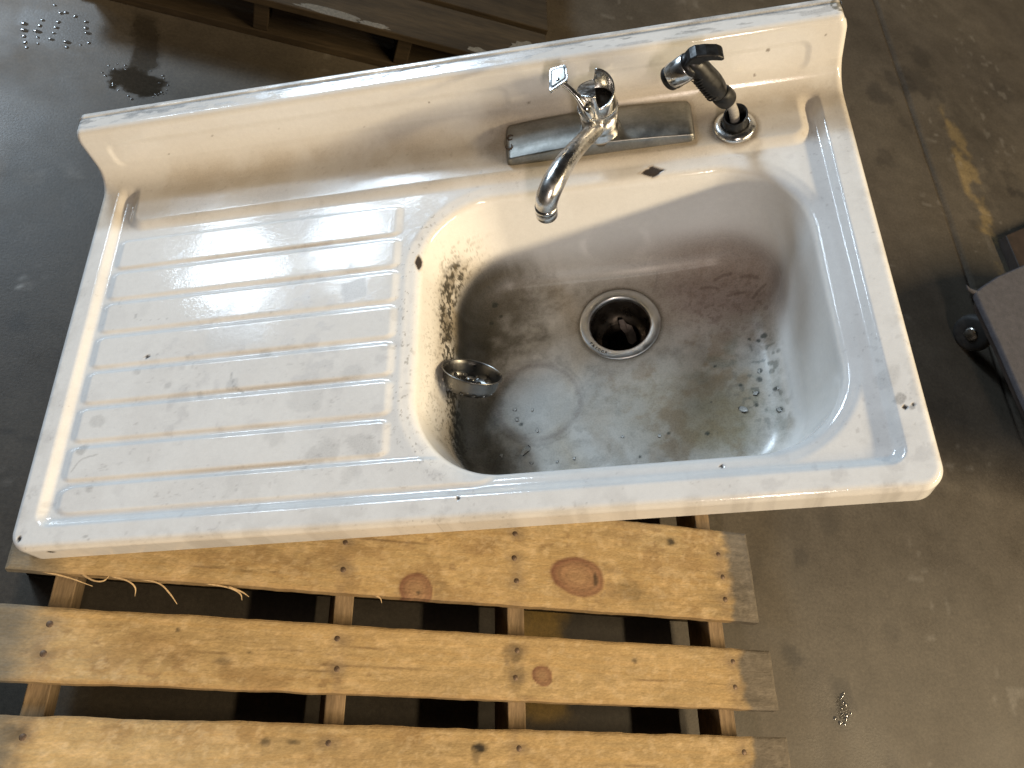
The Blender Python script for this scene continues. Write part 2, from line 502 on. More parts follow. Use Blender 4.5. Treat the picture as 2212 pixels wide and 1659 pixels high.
def pine(seed, knots=(), nails=(), grey_ends=True, tint=(1, 1, 1), blots=(), streaks=()):
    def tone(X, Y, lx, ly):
        warp = np.zeros_like(X)
        for (kx, ky, rx, ry, *_r) in knots:
            d2 = ((X - kx) / (rx * 2.4)) ** 2 + ((Y - ky) / (ry * 1.7)) ** 2
            warp += (np.sign(Y - ky) * ry * 0.8) * np.exp(-d2)
        Yw = Y - warp
        g1 = fbm(X, Yw, 2.2, 95, 5, seed)
        g2 = fbm(X, Yw, 7, 260, 4, seed + 7)
        lines = 0.5 + 0.5 * np.sin((Yw + 0.02 * fbm(X, Yw, 2.0, 8, 3, seed + 2)) * 480 + 5 * g1)
        blot = fbm(X, Y, 9, 26, 5, seed + 11)
        c = np.array([0.400, 0.288, 0.143]) * (0.86 + 0.16 * g1 + 0.08 * g2 + 0.22 * (fbm(X, Y, 70, 75, 5, seed + 5) - 0.45))[..., None]
        c = c * (0.86 + 0.28 * fbm(X, Y, 4, 7, 3, seed + 9))[..., None]
        c = mix(c, (0.44, 0.28, 0.11), sst(0.55, 1.0, lines) * 0.32 * sst(0.3, 0.6, g1))
        c = mix(c, (0.43, 0.29, 0.13), sst(0.48, 0.70, blot) * 0.40)
        c = mix(c, (0.62, 0.45, 0.25), sst(0.56, 0.70, fbm(X, Y, 60, 130, 4, seed + 15)) * 0.35)
        rp = sst(0.47, 0.64, fbm(X, Y, 26, 40, 6, seed + 51)) * sst(0.40, 0.62, fbm(X, Y, 5, 9, 3, seed + 55))
        c = mix(c, (0.27, 0.175, 0.08), rp * 0.55)
        c = mix(c, (0.55, 0.42, 0.25), sst(0.60, 0.68, fbm(X, Y, 90, 120, 4, seed + 58)) * 0.4)
        # scuffs: small dark scratches and dirt
        sc = sst(0.66, 0.74, fbm(X, Y, 50, 90, 4, seed + 18)) * sst(0.45, 0.65, fbm(X, Y, 7, 14, 3, seed + 21))
        c = mix(c, (0.24, 0.155, 0.075), sc * 0.6)
        rs_ = np.random.RandomState(seed)
        for _ in range(7):
            cy, c0, cl = rs_.uniform(Y.min(), Y.max()), rs_.uniform(0, 1.0), rs_.uniform(0.03, 0.16)
            dd_ = np.abs(Y - cy - 0.004 * (fbm(X, X * 0, 14, octs=3, seed=seed + 70) - 0.5)) / 0.0012
            c = mix(c, (0.13, 0.08, 0.04), (1 - sst(0.3, 1.2, dd_)) * sst(0, 0.02, X - c0) * (1 - sst(cl - 0.03, cl, X - c0)) * 0.6)
        edge = np.minimum(ly, ly.max() - ly)
        c = mix(c, (0.27, 0.17, 0.08), (1 - sst(0, 0.006, edge + 0.004 * (blot - 0.5))) * 0.5)
        for (kx, ky, rx, ry, strength) in knots:
            ang = np.arctan2((Y - ky) / ry, (X - kx) / rx)
            d = np.hypot((X - kx) / rx, (Y - ky) / ry) * (1 + 0.07 * np.sin(2 * ang + 1) + 0.03 * np.sin(3 * ang + 2)) + 0.10 * (fbm(X, Y, 70, octs=4, seed=seed + 30) - 0.5)
            rings = 0.5 + 0.5 * np.sin(d * 24 + 2.5 * fbm(X, Y, 40, octs=3, seed=seed + 31))
            kc = np.array([0.27, 0.155, 0.085]) * (0.85 + 0.30 * rings)[..., None]
            kc = mix(kc, (0.165, 0.075, 0.045), sst(0.62, 0.90, d) * (0.35 + 0.5 * sst(-0.3, 0.6, np.cos(ang - 2.6))))
            kc = mix(kc, (0.36, 0.235, 0.125), (1 - sst(0.1, 0.7, d)) * 0.55)
            c = c * (1 - ((1 - sst(0.88, 1.06, d)) * strength)[..., None]) + kc * ((1 - sst(0.88, 1.06, d)) * strength)[..., None]
            halo = (1 - sst(1.0, 1.75, np.hypot((X - kx - 0.35 * rx) / rx, (Y - ky + 0.2 * ry) / ry))) * sst(1.0, 1.1, d)
            c = mix(c, (0.20, 0.135, 0.075), halo * 0.45 * sst(0.35, 0.6, fbm(X, Y, 60, 90, 4, seed + 33)))
        for nx_ in sorted({q[0] for q in nails}):
            c = mix(c, (0.24, 0.17, 0.10), gauss(X - nx_, 0.012) * sst(0.35, 0.62, fbm(X, Y, 50, 50, 4, seed + 44)) * 0.45)
        for (nx_, ny_) in nails:
            d = np.hypot((X - nx_) / 0.014, (Y - ny_) / 0.009) + 0.8 * (fbm(X, Y, 90, octs=3, seed=seed + 35) - 0.5)
            c = mix(c, (0.19, 0.14, 0.09), (1 - sst(0.2, 1.5, d)) * 0.55)
        for (bx_, by_, rx, ry, k) in blots:
            d = np.hypot((X - bx_) / rx, (Y - by_) / ry) + 1.1 * (fbm(X, Y, 110, octs=4, seed=seed + 38) - 0.5)
            c = mix(c, (0.035, 0.028, 0.02), (1 - sst(0.4, 1.1, d)) * k)
        if grey_ends:  # boards turn greyer and darker towards both ends
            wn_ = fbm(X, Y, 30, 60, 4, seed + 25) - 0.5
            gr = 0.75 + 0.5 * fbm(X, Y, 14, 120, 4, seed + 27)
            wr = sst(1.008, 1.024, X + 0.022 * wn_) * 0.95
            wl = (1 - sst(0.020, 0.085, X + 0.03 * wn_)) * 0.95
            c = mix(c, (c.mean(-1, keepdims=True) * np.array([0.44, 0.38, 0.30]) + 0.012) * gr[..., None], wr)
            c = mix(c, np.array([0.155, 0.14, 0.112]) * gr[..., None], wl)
        return np.clip(c * np.asarray(tint), 0.01, 0.8)
    return tone

PX0, PY0 = 0.0, -0.36
pallet = empty("pallet", Matrix.Translation((0.53, 0.22, 0)), "pale pine pallet with grey board ends, standing under the white sink", "pallet")
OX, OY = 0.53, 0.22
def pb(*a, **k):
    return board(*a, ox=OX, oy=OY, **k)

nA = [(c, y) for c in COLS for y in (0.272, 0.237, 0.200)]
nB = [(c, y) for c in COLS for y in (0.105, 0.0675)]
nC = [(c, y) for c in COLS for y in (-0.0225, -0.085)]
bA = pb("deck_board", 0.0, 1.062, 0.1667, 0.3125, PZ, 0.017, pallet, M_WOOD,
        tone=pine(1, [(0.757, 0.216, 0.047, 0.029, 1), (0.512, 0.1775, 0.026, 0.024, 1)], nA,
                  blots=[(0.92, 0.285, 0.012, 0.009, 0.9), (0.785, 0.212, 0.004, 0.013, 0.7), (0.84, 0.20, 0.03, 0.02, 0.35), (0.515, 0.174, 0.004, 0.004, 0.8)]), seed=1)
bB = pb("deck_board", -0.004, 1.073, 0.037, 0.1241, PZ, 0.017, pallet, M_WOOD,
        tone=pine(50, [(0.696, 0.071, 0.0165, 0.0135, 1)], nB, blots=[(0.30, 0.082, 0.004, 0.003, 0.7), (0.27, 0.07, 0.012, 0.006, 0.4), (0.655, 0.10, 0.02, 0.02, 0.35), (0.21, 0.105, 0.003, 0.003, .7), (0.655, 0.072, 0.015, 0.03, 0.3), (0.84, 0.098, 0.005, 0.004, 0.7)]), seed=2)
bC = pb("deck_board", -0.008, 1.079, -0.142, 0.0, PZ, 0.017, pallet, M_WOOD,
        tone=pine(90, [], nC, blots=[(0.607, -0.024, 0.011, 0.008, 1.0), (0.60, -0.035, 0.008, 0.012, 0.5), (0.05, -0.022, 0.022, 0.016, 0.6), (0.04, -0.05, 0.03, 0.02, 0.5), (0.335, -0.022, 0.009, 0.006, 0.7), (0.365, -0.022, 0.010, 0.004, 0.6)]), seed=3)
for b, ns in ((bA, nA), (bB, nB), (bC, nC)):
    for (x, y) in ns:
        nail(x + random.uniform(-.003, .003) - OX, y + random.uniform(-.002, .002) - OY, PZ - 0.0012, b)
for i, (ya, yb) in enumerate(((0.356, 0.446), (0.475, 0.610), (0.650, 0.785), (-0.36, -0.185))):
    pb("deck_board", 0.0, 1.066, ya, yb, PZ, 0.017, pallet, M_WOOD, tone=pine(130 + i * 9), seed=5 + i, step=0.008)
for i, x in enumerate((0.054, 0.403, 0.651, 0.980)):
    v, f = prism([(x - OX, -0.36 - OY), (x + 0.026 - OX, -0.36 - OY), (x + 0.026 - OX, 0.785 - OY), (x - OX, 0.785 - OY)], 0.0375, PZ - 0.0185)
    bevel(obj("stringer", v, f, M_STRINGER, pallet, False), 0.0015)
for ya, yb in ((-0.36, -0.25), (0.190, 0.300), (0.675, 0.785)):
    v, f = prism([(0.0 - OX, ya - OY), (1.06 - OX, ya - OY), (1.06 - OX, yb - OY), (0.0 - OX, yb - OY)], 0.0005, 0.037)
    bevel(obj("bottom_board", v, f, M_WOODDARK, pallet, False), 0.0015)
# torn fibres along the front edge of the widest board
for pts in ([(0.035, 0.169, PZ - 0.006), (0.07, 0.163, PZ - 0.008), (0.10, 0.155, PZ - 0.012)],
            [(0.085, 0.168, PZ - 0.004), (0.10, 0.160, PZ - 0.002), (0.112, 0.160, PZ - 0.002), (0.118, 0.168, PZ - 0.004)],
            [(0.118, 0.168, PZ - 0.004), (0.140, 0.163, PZ - 0.005), (0.150, 0.156, PZ - 0.009), (0.151, 0.147, PZ - 0.016)],
            [(0.15, 0.168, PZ - 0.006), (0.177, 0.163, PZ - 0.006), (0.192, 0.152, PZ - 0.010), (0.203, 0.140, PZ - 0.014)],
            [(0.23, 0.168, PZ - 0.006), (0.262, 0.164, PZ - 0.006), (0.278, 0.158, PZ - 0.009), (0.282, 0.150, PZ - 0.012)],
            [(0.262, 0.165, PZ - 0.006), (0.280, 0.160, PZ - 0.008), (0.290, 0.155, PZ - 0.011)],
            [(0.455, 0.168, PZ - 0.006), (0.463, 0.164, PZ - 0.006), (0.466, 0.158, PZ - 0.008)]):
    p = np.array(pts) - np.array([OX, OY, 0])
    v, f = tube(p, [0.0018] + [0.0011] * (len(p) - 2) + [0.0004], 6, 14, flat=0.5)
    obj("splinter", v, f, M_FIBRE, bA)

# the dark pallet further back
P2 = empty("pallet", Matrix.Translation((0.28, 1.75, 0)), "dark weathered pallet with scuffed paint, lying on the floor behind the sink", "pallet")
def pb2(name, x0, x1, y0, y1, z0, z1, m=M_WOODDARK):
    v, f = prism([(x0 - .28, y0 - 1.75), (x1 - .28, y0 - 1.75), (x1 - .28, y1 - 1.75), (x0 - .28, y1 - 1.75)], z0, z1)
    return bevel(obj(name, v, f, m, P2, False), 0.002)
H2 = 0.100
yy = 1.327
dk = None
for i, wd in enumerate((0.122, 0.118, 0.125, 0.12, 0.125, 0.12)):
    b = pb2("deck_board", -0.195 + 0.004 * (i % 2), 0.752 + 0.006 * (i % 3), yy, yy + wd, H2 - 0.016, H2)
    dk = dk or b
    yy += wd + 0.016
for x in (-0.172, 0.138, 0.428, 0.705):
    pb2("stringer", x, x + 0.03, 1.335, yy - 0.02, 0.0185, H2 - 0.0165, M_WOODDARK)
for ya in (1.333, 1.72, 2.05):
    pb2("bottom_board", -0.195, 0.752, ya, ya + 0.085, 0.0005, 0.018)
for k, (x, y, lx_, ly_, sd) in enumerate([(0.285, 1.336, 0.055, 0.010, 3), (0.375, 1.334, 0.03, 0.008, 5), (0.60, 1.338, 0.03, 0.009, 8), (0.635, 1.333, 0.018, 0.006, 9), (0.70, 1.385, 0.03, 0.02, 12)]):
    a = np.linspace(0, 2 * math.pi, 26, endpoint=False)
    r = 0.6 + 0.9 * vnoise(np.cos(a) * 3, np.sin(a) * 3, sd)
    poly = [(x + lx_ * rr * math.cos(t) - .28, max(y + ly_ * rr * math.sin(t), 1.3285) - 1.75) for rr, t in zip(r, a)]
    v, f = prism(poly, H2 - 0.001, H2 + 0.0007)
    obj("paint_scuff", v, f, M_SCUFF, dk, False)

# ------------------------------------------------------------------ dolly and plank at the edge of the place
DC = (1.90, 0.80)
dolly = empty("furniture_dolly", Matrix.Translation((DC[0], DC[1], 0)), "low furniture dolly with grey carpet top and black caster, on the concrete floor", "dolly")
top_poly = [(1.715, .913), (1.735, .78), (1.749, .648), (1.775, .50), (2.12, .46), (2.16, .80), (2.14, 1.09), (2.02, 1.075), (1.899, 1.030), (1.80, 0.975), (1.745, .937)]
tp_ = [(x - DC[0], y - DC[1]) for x, y in top_poly]
v, f = prism(tp_, 0.138, 0.153)
bevel(obj("carpet_top", v, f, M_CARPET, dolly, False), 0.005, 3)
tq = [(x * 0.93 + 0.012, y * 0.93) for x, y in tp_]
v, f = prism(tq, 0.115, 0.1385)
obj("platform", v, f, M_BROWN, dolly, False)
v, f = tube([(1.725 - DC[0], .915 - DC[1], .147), (1.705 - DC[0], .920 - DC[1], .148), (1.696 - DC[0], .928 - DC[1], .152)], [0.006, 0.004, 0.001], 8, 10)
obj("carpet_tuft", v, f, M_CARPET, dolly)
for (cx, cy, rz) in ((1.805, 0.890, 0.55), (2.05, 0.95, 0.3), (1.95, 0.60, 0.9), (2.06, 0.55, 0.2)):
    Mw = Matrix.Translation((cx - DC[0], cy - DC[1], 0.045)) @ Matrix.Rotation(rz, 4, 'Z') @ Matrix.Rotation(math.radians(90), 4, 'Y')
    v, f = lathe([(0.016, -0.012), (0.036, -0.013), (0.043, -0.009), (0.0445, 0), (0.043, 0.009), (0.036, 0.013), (0.016, 0.012)], 32)
    w_ = obj("caster_wheel", v, f, M_RUBBER, dolly)
    w_.matrix_local = Mw
    v, f = lathe([(0.0, -0.016), (0.012, -0.016), (0.017, -0.012), (0.017, 0.012), (0.012, 0.016), (0.0, 0.016)], 24)
    obj("hub", v, f, M_STEEL, w_)
    v, f = prism([(-0.02, -0.02), (0.02, -0.02), (0.02, 0.02), (-0.02, 0.02)], 0.090, 0.116)
    fk = obj("caster_mount", v, f, M_DIRTYSTEEL, dolly, False)
    fk.location = (cx - DC[0], cy - DC[1], 0)
pk = [(2.053, 1.249), (2.059, 1.135), (2.42, 1.14), (2.41, 1.455)]
v, f = prism([(x - 2.2, y - 1.25) for x, y in pk], 0.0, 0.028)
plank = bevel(obj("plank", v, f, M_BROWN, None, False), 0.002)
plank.location = (2.2, 1.25, 0)
tag(plank, "dark brown wooden panel lying flat on the floor beside the carpeted dolly", "panel")

# ------------------------------------------------------------------ the sink
RREL = np.array([[0.881888, -0.011284, -0.471324], [-0.002740, 0.999574, -0.029058], [0.471451, 0.026917, 0.881481]])
TREL = np.array([0.002366, 0.177951, 0.031356 + PZ])
MS = Matrix([[*RREL[i], TREL[i]] for i in range(3)] + [[0, 0, 0, 1]])
sink = empty("kitchen_sink", MS, "white enamelled sink with ribbed drainboard and low splashback, tilted across a pallet", "sink")
SL, SD = 1.067, 0.572
RE = 0.009                                  # edge roll radius
APRON = 0.029                               # straight drop below the roll

# cross profile: deck -> cove -> splashback -> top ledge -> back lip
def walk(segs, y, z, th, ds=0.0012):
    pts = [(y, z, th)]
    for (ln, turn) in segs:
        n = max(2, int(ln / ds))
        for k in range(n):
            th += turn / n * 0.5
            y += math.cos(th) * ln / n
            z += math.sin(th) * ln / n
            th += turn / n * 0.5
            pts.append((y, z, th))
    return np.array(pts)
PHI = math.radians(82.4)
RC, RT = 0.035, 0.010
prof = walk([(SD - RC * math.tan(PHI / 2) - RE, 0), (RC * PHI, PHI), (0.0882 - RC * math.tan(PHI / 2) - RT * math.tan(PHI / 2), 0),
             (RT * PHI, -PHI), (0.0165, 0), (0.002, -1.0), (0.002, 1.0), (0.002, 1.0), (0.0015, -1.0), (0.0045, 0), (0.004, -1.5), (0.02, 0)], RE, 0.0, 0.0)
plen = np.concatenate([[0], np.cumsum(np.hypot(np.diff(prof[:, 0]), np.diff(prof[:, 1])))]) + RE
T_COVE = SD - RC * math.tan(PHI / 2)
T_END = plen[-1]
T_BS0 = T_COVE + RC * PHI                  # splashback flat starts
T_TOP = T_BS0 + 0.0882 - RC * math.tan(PHI / 2) - RT * math.tan(PHI / 2)

gx = nonuni([(-0.034, 0.0, 0.002), (0.0, 0.07, 0.0017), (0.07, 0.44, 0.003), (0.44, 0.475, 0.0016), (0.475, 0.497, 0.0010), (0.497, 0.524, 0.00036), (0.524, 0.57, 0.0010), (0.57, 0.93, 0.0021),
             (0.93, 1.05, 0.0012), (1.05, 1.101, 0.0019)])
gt = nonuni([(-0.045, 0.0, 0.002), (0.0, 0.045, 0.0016), (0.045, 0.11, 0.0012), (0.11, 0.385, 0.0017), (0.385, 0.50, 0.0010), (0.50, T_COVE, 0.0018),
             (T_COVE, T_BS0, 0.0018), (T_BS0, T_TOP, 0.0022), (T_TOP, T_END, 0.0011)])
GX, GT = np.meshgrid(gx, gt, indexing='ij')
RK = 0.016
# the upper corners of the splashback are rounded
up = np.clip(GT - (T_TOP - 0.012), 0, 0.0215)
shr = 0.0045 * sst(0.0, 0.0215, up)
x_lo, x_hi = RE + shr, SL - RE - shr
cxx = np.clip(GX, x_lo + RK, x_hi - RK)
ctt = np.maximum(GT, RE + RK)
dx_, dt_ = GX - cxx, GT - ctt
dd = np.hypot(dx_, dt_)
e = np.maximum(dd - RK, 0)
nxn, ntn = np.where(dd > 1e-9, dx_ / np.maximum(dd, 1e-9), 0), np.where(dd > 1e-9, dt_ / np.maximum(dd, 1e-9), 0)
e = np.minimum(e, RE * math.pi / 2 + APRON * (1 - 0.97 * sst(T_TOP - 0.012, T_TOP + 0.004, GT)))
bxx = np.where(dd > RK, cxx + nxn * RK, GX)
btt = np.where(dd > RK, ctt + ntn * RK, GT)
a_ = np.minimum(e / RE, math.pi / 2)
lat = RE * np.sin(a_)
down = RE * (1 - np.cos(a_)) + np.maximum(0, e - RE * math.pi / 2)
PYv = np.interp(btt, plen, prof[:, 0])
PZv = np.interp(btt, plen, prof[:, 1])
PTh = np.interp(btt, plen, prof[:, 2])
NY, NZ = -np.sin(PTh), np.cos(PTh)

def rrect(x, y, x0, x1, y0, y1, r):
    qx = np.abs(x - (x0 + x1) / 2) - (x1 - x0) / 2 + r
    qy = np.abs(y - (y0 + y1) / 2) - (y1 - y0) / 2 + r
    return np.hypot(np.maximum(qx, 0), np.maximum(qy, 0)) + np.minimum(np.maximum(qx, qy), 0) - r

# deck relief
rec = 1 - sst(-0.014, 0.0, rrect(bxx, btt, 0.028, 1.036, 0.026, 0.70, 0.022))
led = 1 - sst(-0.014, 0.003, rrect(bxx, btt, 0.052, 1.018, 0.474, 0.80, 0.028))
fade = 1 - sst(0.525, 0.560, btt)
Hd = -0.0075 * rec * (1 - led) * fade
ribs = np.zeros_like(Hd)
ribY = [(0.4085, 0.4555), (0.356, 0.3995), (0.3025, 0.3475), (0.2485, 0.2935), (0.195, 0.2395), (0.141, 0.186), (0.088, 0.1315), (0.044, 0.0795)]
for k, (ya, yb) in enumerate(ribY):
    ribs = np.maximum(ribs, 1 - sst(-0.0060, 0.0, rrect(bxx * 0.5, btt, 0.0225, 0.237 if k < 7 else 0.30, ya - 0.0033, yb + 0.0033, 0.009 if k < 7 else 0.014)))
Hd = Hd + 0.0025 * ribs
# bowl profile as depth against distance inside the mouth
PS = math.radians(80)
r1, r2, depth = 0.024, 0.034, 0.178
wall = (depth - r1 * (1 - math.cos(PS)) - r2 * (1 - math.cos(PS))) / math.sin(PS)
bp = walk([(r1 * PS, -PS), (wall, 0), (r2 * PS, PS)], -0.010, 0.0, 0.0, 0.0006)
sm = -rrect(bxx, btt, 0.487, 1.006, 0.044, 0.464, 0.118)
r3 = 0.056
wall3 = (depth - r1 * (1 - math.cos(PS)) - r3 * (1 - math.cos(PS))) / math.sin(PS)
bp3 = walk([(r1 * PS, -PS), (wall3, 0), (r3 * PS, PS)], -0.010, 0.0, 0.0, 0.0006)
def bowl_prof(s_, x_):
    k_ = sst(0.80, 0.965, x_)
    return np.interp(s_, bp[:, 0], bp[:, 1]) * (1 - k_) + np.interp(s_, bp3[:, 0], bp3[:, 1]) * k_
zb = bowl_prof(sm, bxx)
DRX, DRY = 0.748, 0.338
rd = np.hypot(bxx - DRX, btt - DRY)
zb = zb - np.where(sm > 0.05, 0.003 * (1 - sst(0.03, 0.20, rd)), 0)
Hd = Hd * (1 - sst(-0.004, 0.02, sm)) + zb
flat = btt <= T_COVE
Hn = np.where(flat, Hd, Hd * (1 - sst(T_COVE, T_COVE + 0.02, btt)))
# shallow pressed panels in the splashback
hb = btt - T_BS0
for (xa, xb) in ((0.034, 0.632), (0.715, 1.026)):
    Hn = Hn - 0.0014 * (1 - sst(-0.010, 0.0, rrect(bxx, hb, xa, xb, -0.012, 0.034, 0.016)))
# slight waviness of pressed steel
Hn = Hn + 0.0006 * (fbm(bxx, btt, 9, octs=3, seed=60) - 0.5)

off = Hn - down
SX = bxx + nxn * lat
SY = PYv + ntn * lat + NY * off
SZ = PZv + NZ * off
SV = np.stack([SX, SY, SZ], -1)

# stains and some painted shade -------------------------------------------------------------
X, Y, Z = SX, SY, SZ
white = np.array([0.79, 0.785, 0.765])
C = np.broadcast_to(white, SV.shape).copy()
Rg = np.full(X.shape, 0.075)
n1, n2, n3 = fbm(X, Y, 16, octs=5, seed=70), fbm(X, Y, 55, octs=5, seed=74), fbm(X, Y + Z, 170, octs=4, seed=78)
n4 = fbm(X, Y, 6, octs=4, seed=80)
inb = sst(0.0, 0.02, sm) * flat
flr = sst(0.040, 0.060, sm) * flat
leftw = inb * (1 - sst(0.50, 0.60, X))
drn = (1 - inb) * flat
def stain(m, colr, rg=None):
    global C, Rg
    m = np.clip(m, 0, 1)
    C = mix(C, colr, m)
    if rg is not None:
        Rg = Rg * (1 - m) + rg * m
# general thin film of dirt
stain(0.22 * sst(0.45, 0.70, n1) * drn, (0.60, 0.58, 0.56), 0.22)
stain(0.4 * sst(0.56, 0.72, n2) * sst(0.42, 0.6, n4) * drn, (0.58, 0.57, 0.565), 0.25)
stain(0.35 * sst(0.70, 0.78, n3) * sst(0.45, 0.62, n1) * drn, (0.45, 0.43, 0.41), 0.3)
# brown lines lying in the drainboard grooves
db = (1 - sst(0.455, 0.475, X)) * sst(0.045, 0.06, X) * sst(0.05, 0.06, Y) * (1 - sst(0.45, 0.47, Y)) * flat
groove = db * (1 - ribs) 
gl = np.zeros_like(X)
for (ya, yb) in ribY[:-1]:
    gl = np.maximum(gl, gauss(Y - (ya - 0.0015), 0.0022))
stain(gl * db * sst(0.35, 0.65, fbm(X, Y, 7, 30, 4, 90)) * (0.20 + 0.38 * sst(0.12, 0.35, X)), (0.36, 0.27, 0.17), 0.35)
# square marks and rings left on the drainboard
def patch(px, py, w, h, ang, k, colr=(0.45, 0.44, 0.43), soft=0.15, fuzz=0.5):
    ca, sa = math.cos(ang), math.sin(ang)
    qx, qy = (X - px) * ca + (Y - py) * sa, -(X - px) * sa + (Y - py) * ca
    d = np.maximum(np.abs(qx) / w, np.abs(qy) / h) + fuzz * (n2 - 0.5)
    stain(k * (1 - sst(1 - soft, 1 + soft, d)) * flat, colr, 0.4)
patch(0.412, 0.324, 0.016, 0.015, 0.2, 0.55)
patch(0.252, 0.274, 0.038, 0.018, 0.1, 0.22)
def blob(px, py, r, k, colr, fuzz=0.8, ry=None, zone=None, rg=0.5, nz=None):
    d = np.hypot((X - px) / r, (Y - py) / (ry or r)) + fuzz * ((n2 if nz is None else nz) - 0.5) * 2
    m = k * (1 - sst(0.55, 1.1, d)) * flat
    stain(m if zone is None else m * zone, colr, rg)
for (px, py, r, k) in [(.132, .256, .004, .8), (.145, .258, .003, .6), (.331, .124, .016, .35), (.392, .107, .022, .45), (.216, .192, .007, .45), (.17, .21, .006, .4), (.12, .235, .006, .35),
                       (.44, .10, .018, .45), (.43, .07, .016, .35), (.08, .17, .010, .45), (.065, .13, .007, .5), (.26, .2, .008, .35), (.3, .24, .007, .3), (.19, .25, .005, .35), (.36, .17, .02, .3),
                       (.42, .2, .012, .35), (.30, .06, .03, .2), (.11, .33, .012, .2), (.47, .28, .01, .35), (.46, .235, .008, .3), (.09, .075, .006, .4), (1.035, .13, .012, .4), (1.04, .10, .006, .7), (1.05, .09, .004, .8), (1.02, .07, .02, .2)]:
    blob(px, py, r, k * (0.55 if r > 0.009 else 0.9), (0.38, 0.37, 0.355), 1.1)
# thin hairs and scratches
def hair(p, k=0.6, w=0.0011, colr=(0.22, 0.2, 0.18)):
    P = catmull(np.array(p), 24)
    d = np.full(X.shape, 9.0)
    for q in P:
        d = np.minimum(d, np.hypot(X - q[0], Y - q[1]))
    stain(k * (1 - sst(w * 0.5, w * 1.6, d)) * flat, colr, 0.5)
hair([(0.10, 0.325), (0.108, 0.316), (0.17, 0.313), (0.30, 0.318), (0.40, 0.325)], 0.35)
hair([(0.255, 0.22), (0.262, 0.20), (0.275, 0.19)], 0.45)
hair([(0.06, 0.10), (0.07, 0.115), (0.09, 0.12)], 0.3)
# rim dirt along the outer edges
edx = np.minimum(X, SL - X)
rimm = (1 - sst(0.004, 0.030, np.minimum(edx, np.where(flat, Y, 9)))) * (btt < T_COVE + 0.05)
stain(0.22 * rimm * sst(0.48, 0.66, fbm(X, Y, 40, octs=5, seed=95)), (0.42, 0.40, 0.37), 0.35)
stain(0.35 * rimm * sst(0.76, 0.82, fbm(X, Y, 120, octs=4, seed=97)) * sst(0.5, 0.6, fbm(X, Y, 12, octs=3, seed=98)), (0.10, 0.085, 0.07), 0.6)
# mould line and tan scum on the low wall of the bowl
yc = sst(0.06, 0.13, Y) * (1 - sst(0.395, 0.425, Y))
scum = leftw * np.exp(-((Z + 0.135) / 0.060) ** 2) * (0.45 + 0.55 * sst(0.3, 0.6, fbm(Y, Z, 30, octs=4, seed=100)))
stain(0.92 * scum, (0.35, 0.27, 0.155), 0.4)
mz = -0.100 - 0.05 * sst(0.30, 0.10, Y) + 0.0
mz = -0.098 - 0.050 * (1 - sst(0.10, 0.32, Y))
mband = leftw * yc * np.exp(-((Z - mz) / 0.026) ** 2)
mn = fbm(Y, Z, 210, 200, 4, 104)
mcl = fbm(Y, Z, 24, 30, 4, 108)
stain(0.75 * mband * sst(0.36, 0.62, mcl), (0.125, 0.095, 0.05), 0.6)
stain(0.95 * sst(0.50, 0.60, mn + 0.20 * mband + 0.18 * (mcl - 0.5) - 0.12) * sst(0.12, 0.5, mband), (0.030, 0.024, 0.013), 0.75)
sp2 = leftw * np.exp(-((Z + 0.095) / 0.055) ** 2) * sst(0.62, 0.70, fbm(Y, Z, 330, 300, 3, 112)) * sst(0.35, 0.6, mcl)
stain(0.75 * sp2, (0.11, 0.085, 0.045), 0.6)
lip = drn * gauss(sm + 0.004, 0.014) * (1 - sst(0.49, 0.56, X))
stain(0.5 * lip * sst(0.70, 0.76, fbm(X, Y, 260, octs=3, seed=113)), (0.17, 0.14, 0.09), 0.5)
# bowl floor
stain(0.45 * flr, (0.56, 0.54, 0.485), 0.28)
stain(0.42 * flr * sst(0.35, 0.75, n1), (0.40, 0.37, 0.30), 0.36)
stain(0.42 * flr * sst(0.44, 0.70, fbm(X, Y, 38, octs=6, seed=120)), (0.29, 0.275, 0.24), 0.45)
stain(0.22 * flr * sst(0.55, 0.70, fbm(X, Y, 95, octs=5, seed=121)), (0.17, 0.155, 0.125), 0.45)
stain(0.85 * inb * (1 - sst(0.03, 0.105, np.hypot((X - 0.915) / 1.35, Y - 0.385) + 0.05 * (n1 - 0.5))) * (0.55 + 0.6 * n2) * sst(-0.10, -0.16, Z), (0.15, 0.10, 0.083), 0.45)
stain(0.7 * flr * (1 - sst(0.03, 0.10, np.hypot((X - 0.915) / 1.35, Y - 0.375))) * sst(0.58, 0.66, fbm(X, Y, 150, octs=3, seed=150)), (0.10, 0.065, 0.045), 0.5)
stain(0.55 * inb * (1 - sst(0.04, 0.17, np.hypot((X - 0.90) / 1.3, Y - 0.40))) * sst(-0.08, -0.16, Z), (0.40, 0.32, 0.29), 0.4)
stain(0.70 * flr * (1 - sst(0.02, 0.12, np.hypot((X - 0.82) / 1.3, Y - 0.205) + 0.11 * (n1 - 0.5))) * (0.55 + 0.7 * n2), (0.38, 0.275, 0.145), 0.4)
stain(0.5 * flr * sst(0.50, 0.66, fbm(X, Y, 30, octs=5, seed=160)) * (1 - sst(0.06, 0.16, np.hypot((X - 0.86) / 1.4, Y - 0.20))), (0.30, 0.20, 0.10), 0.42)
stain(0.45 * flr * sst(0.46, 0.66, fbm(X, Y, 44, octs=6, seed=163)) * (1 - sst(0.04, 0.13, np.hypot(X - 0.92, Y - 0.23))), (0.24, 0.25, 0.19), 0.42)
stain(0.45 * flr * (1 - sst(0.01, 0.07, np.hypot((X - 0.87), Y - 0.16) + 0.06 * (n1 - 0.5))), (0.30, 0.25, 0.13), 0.4)
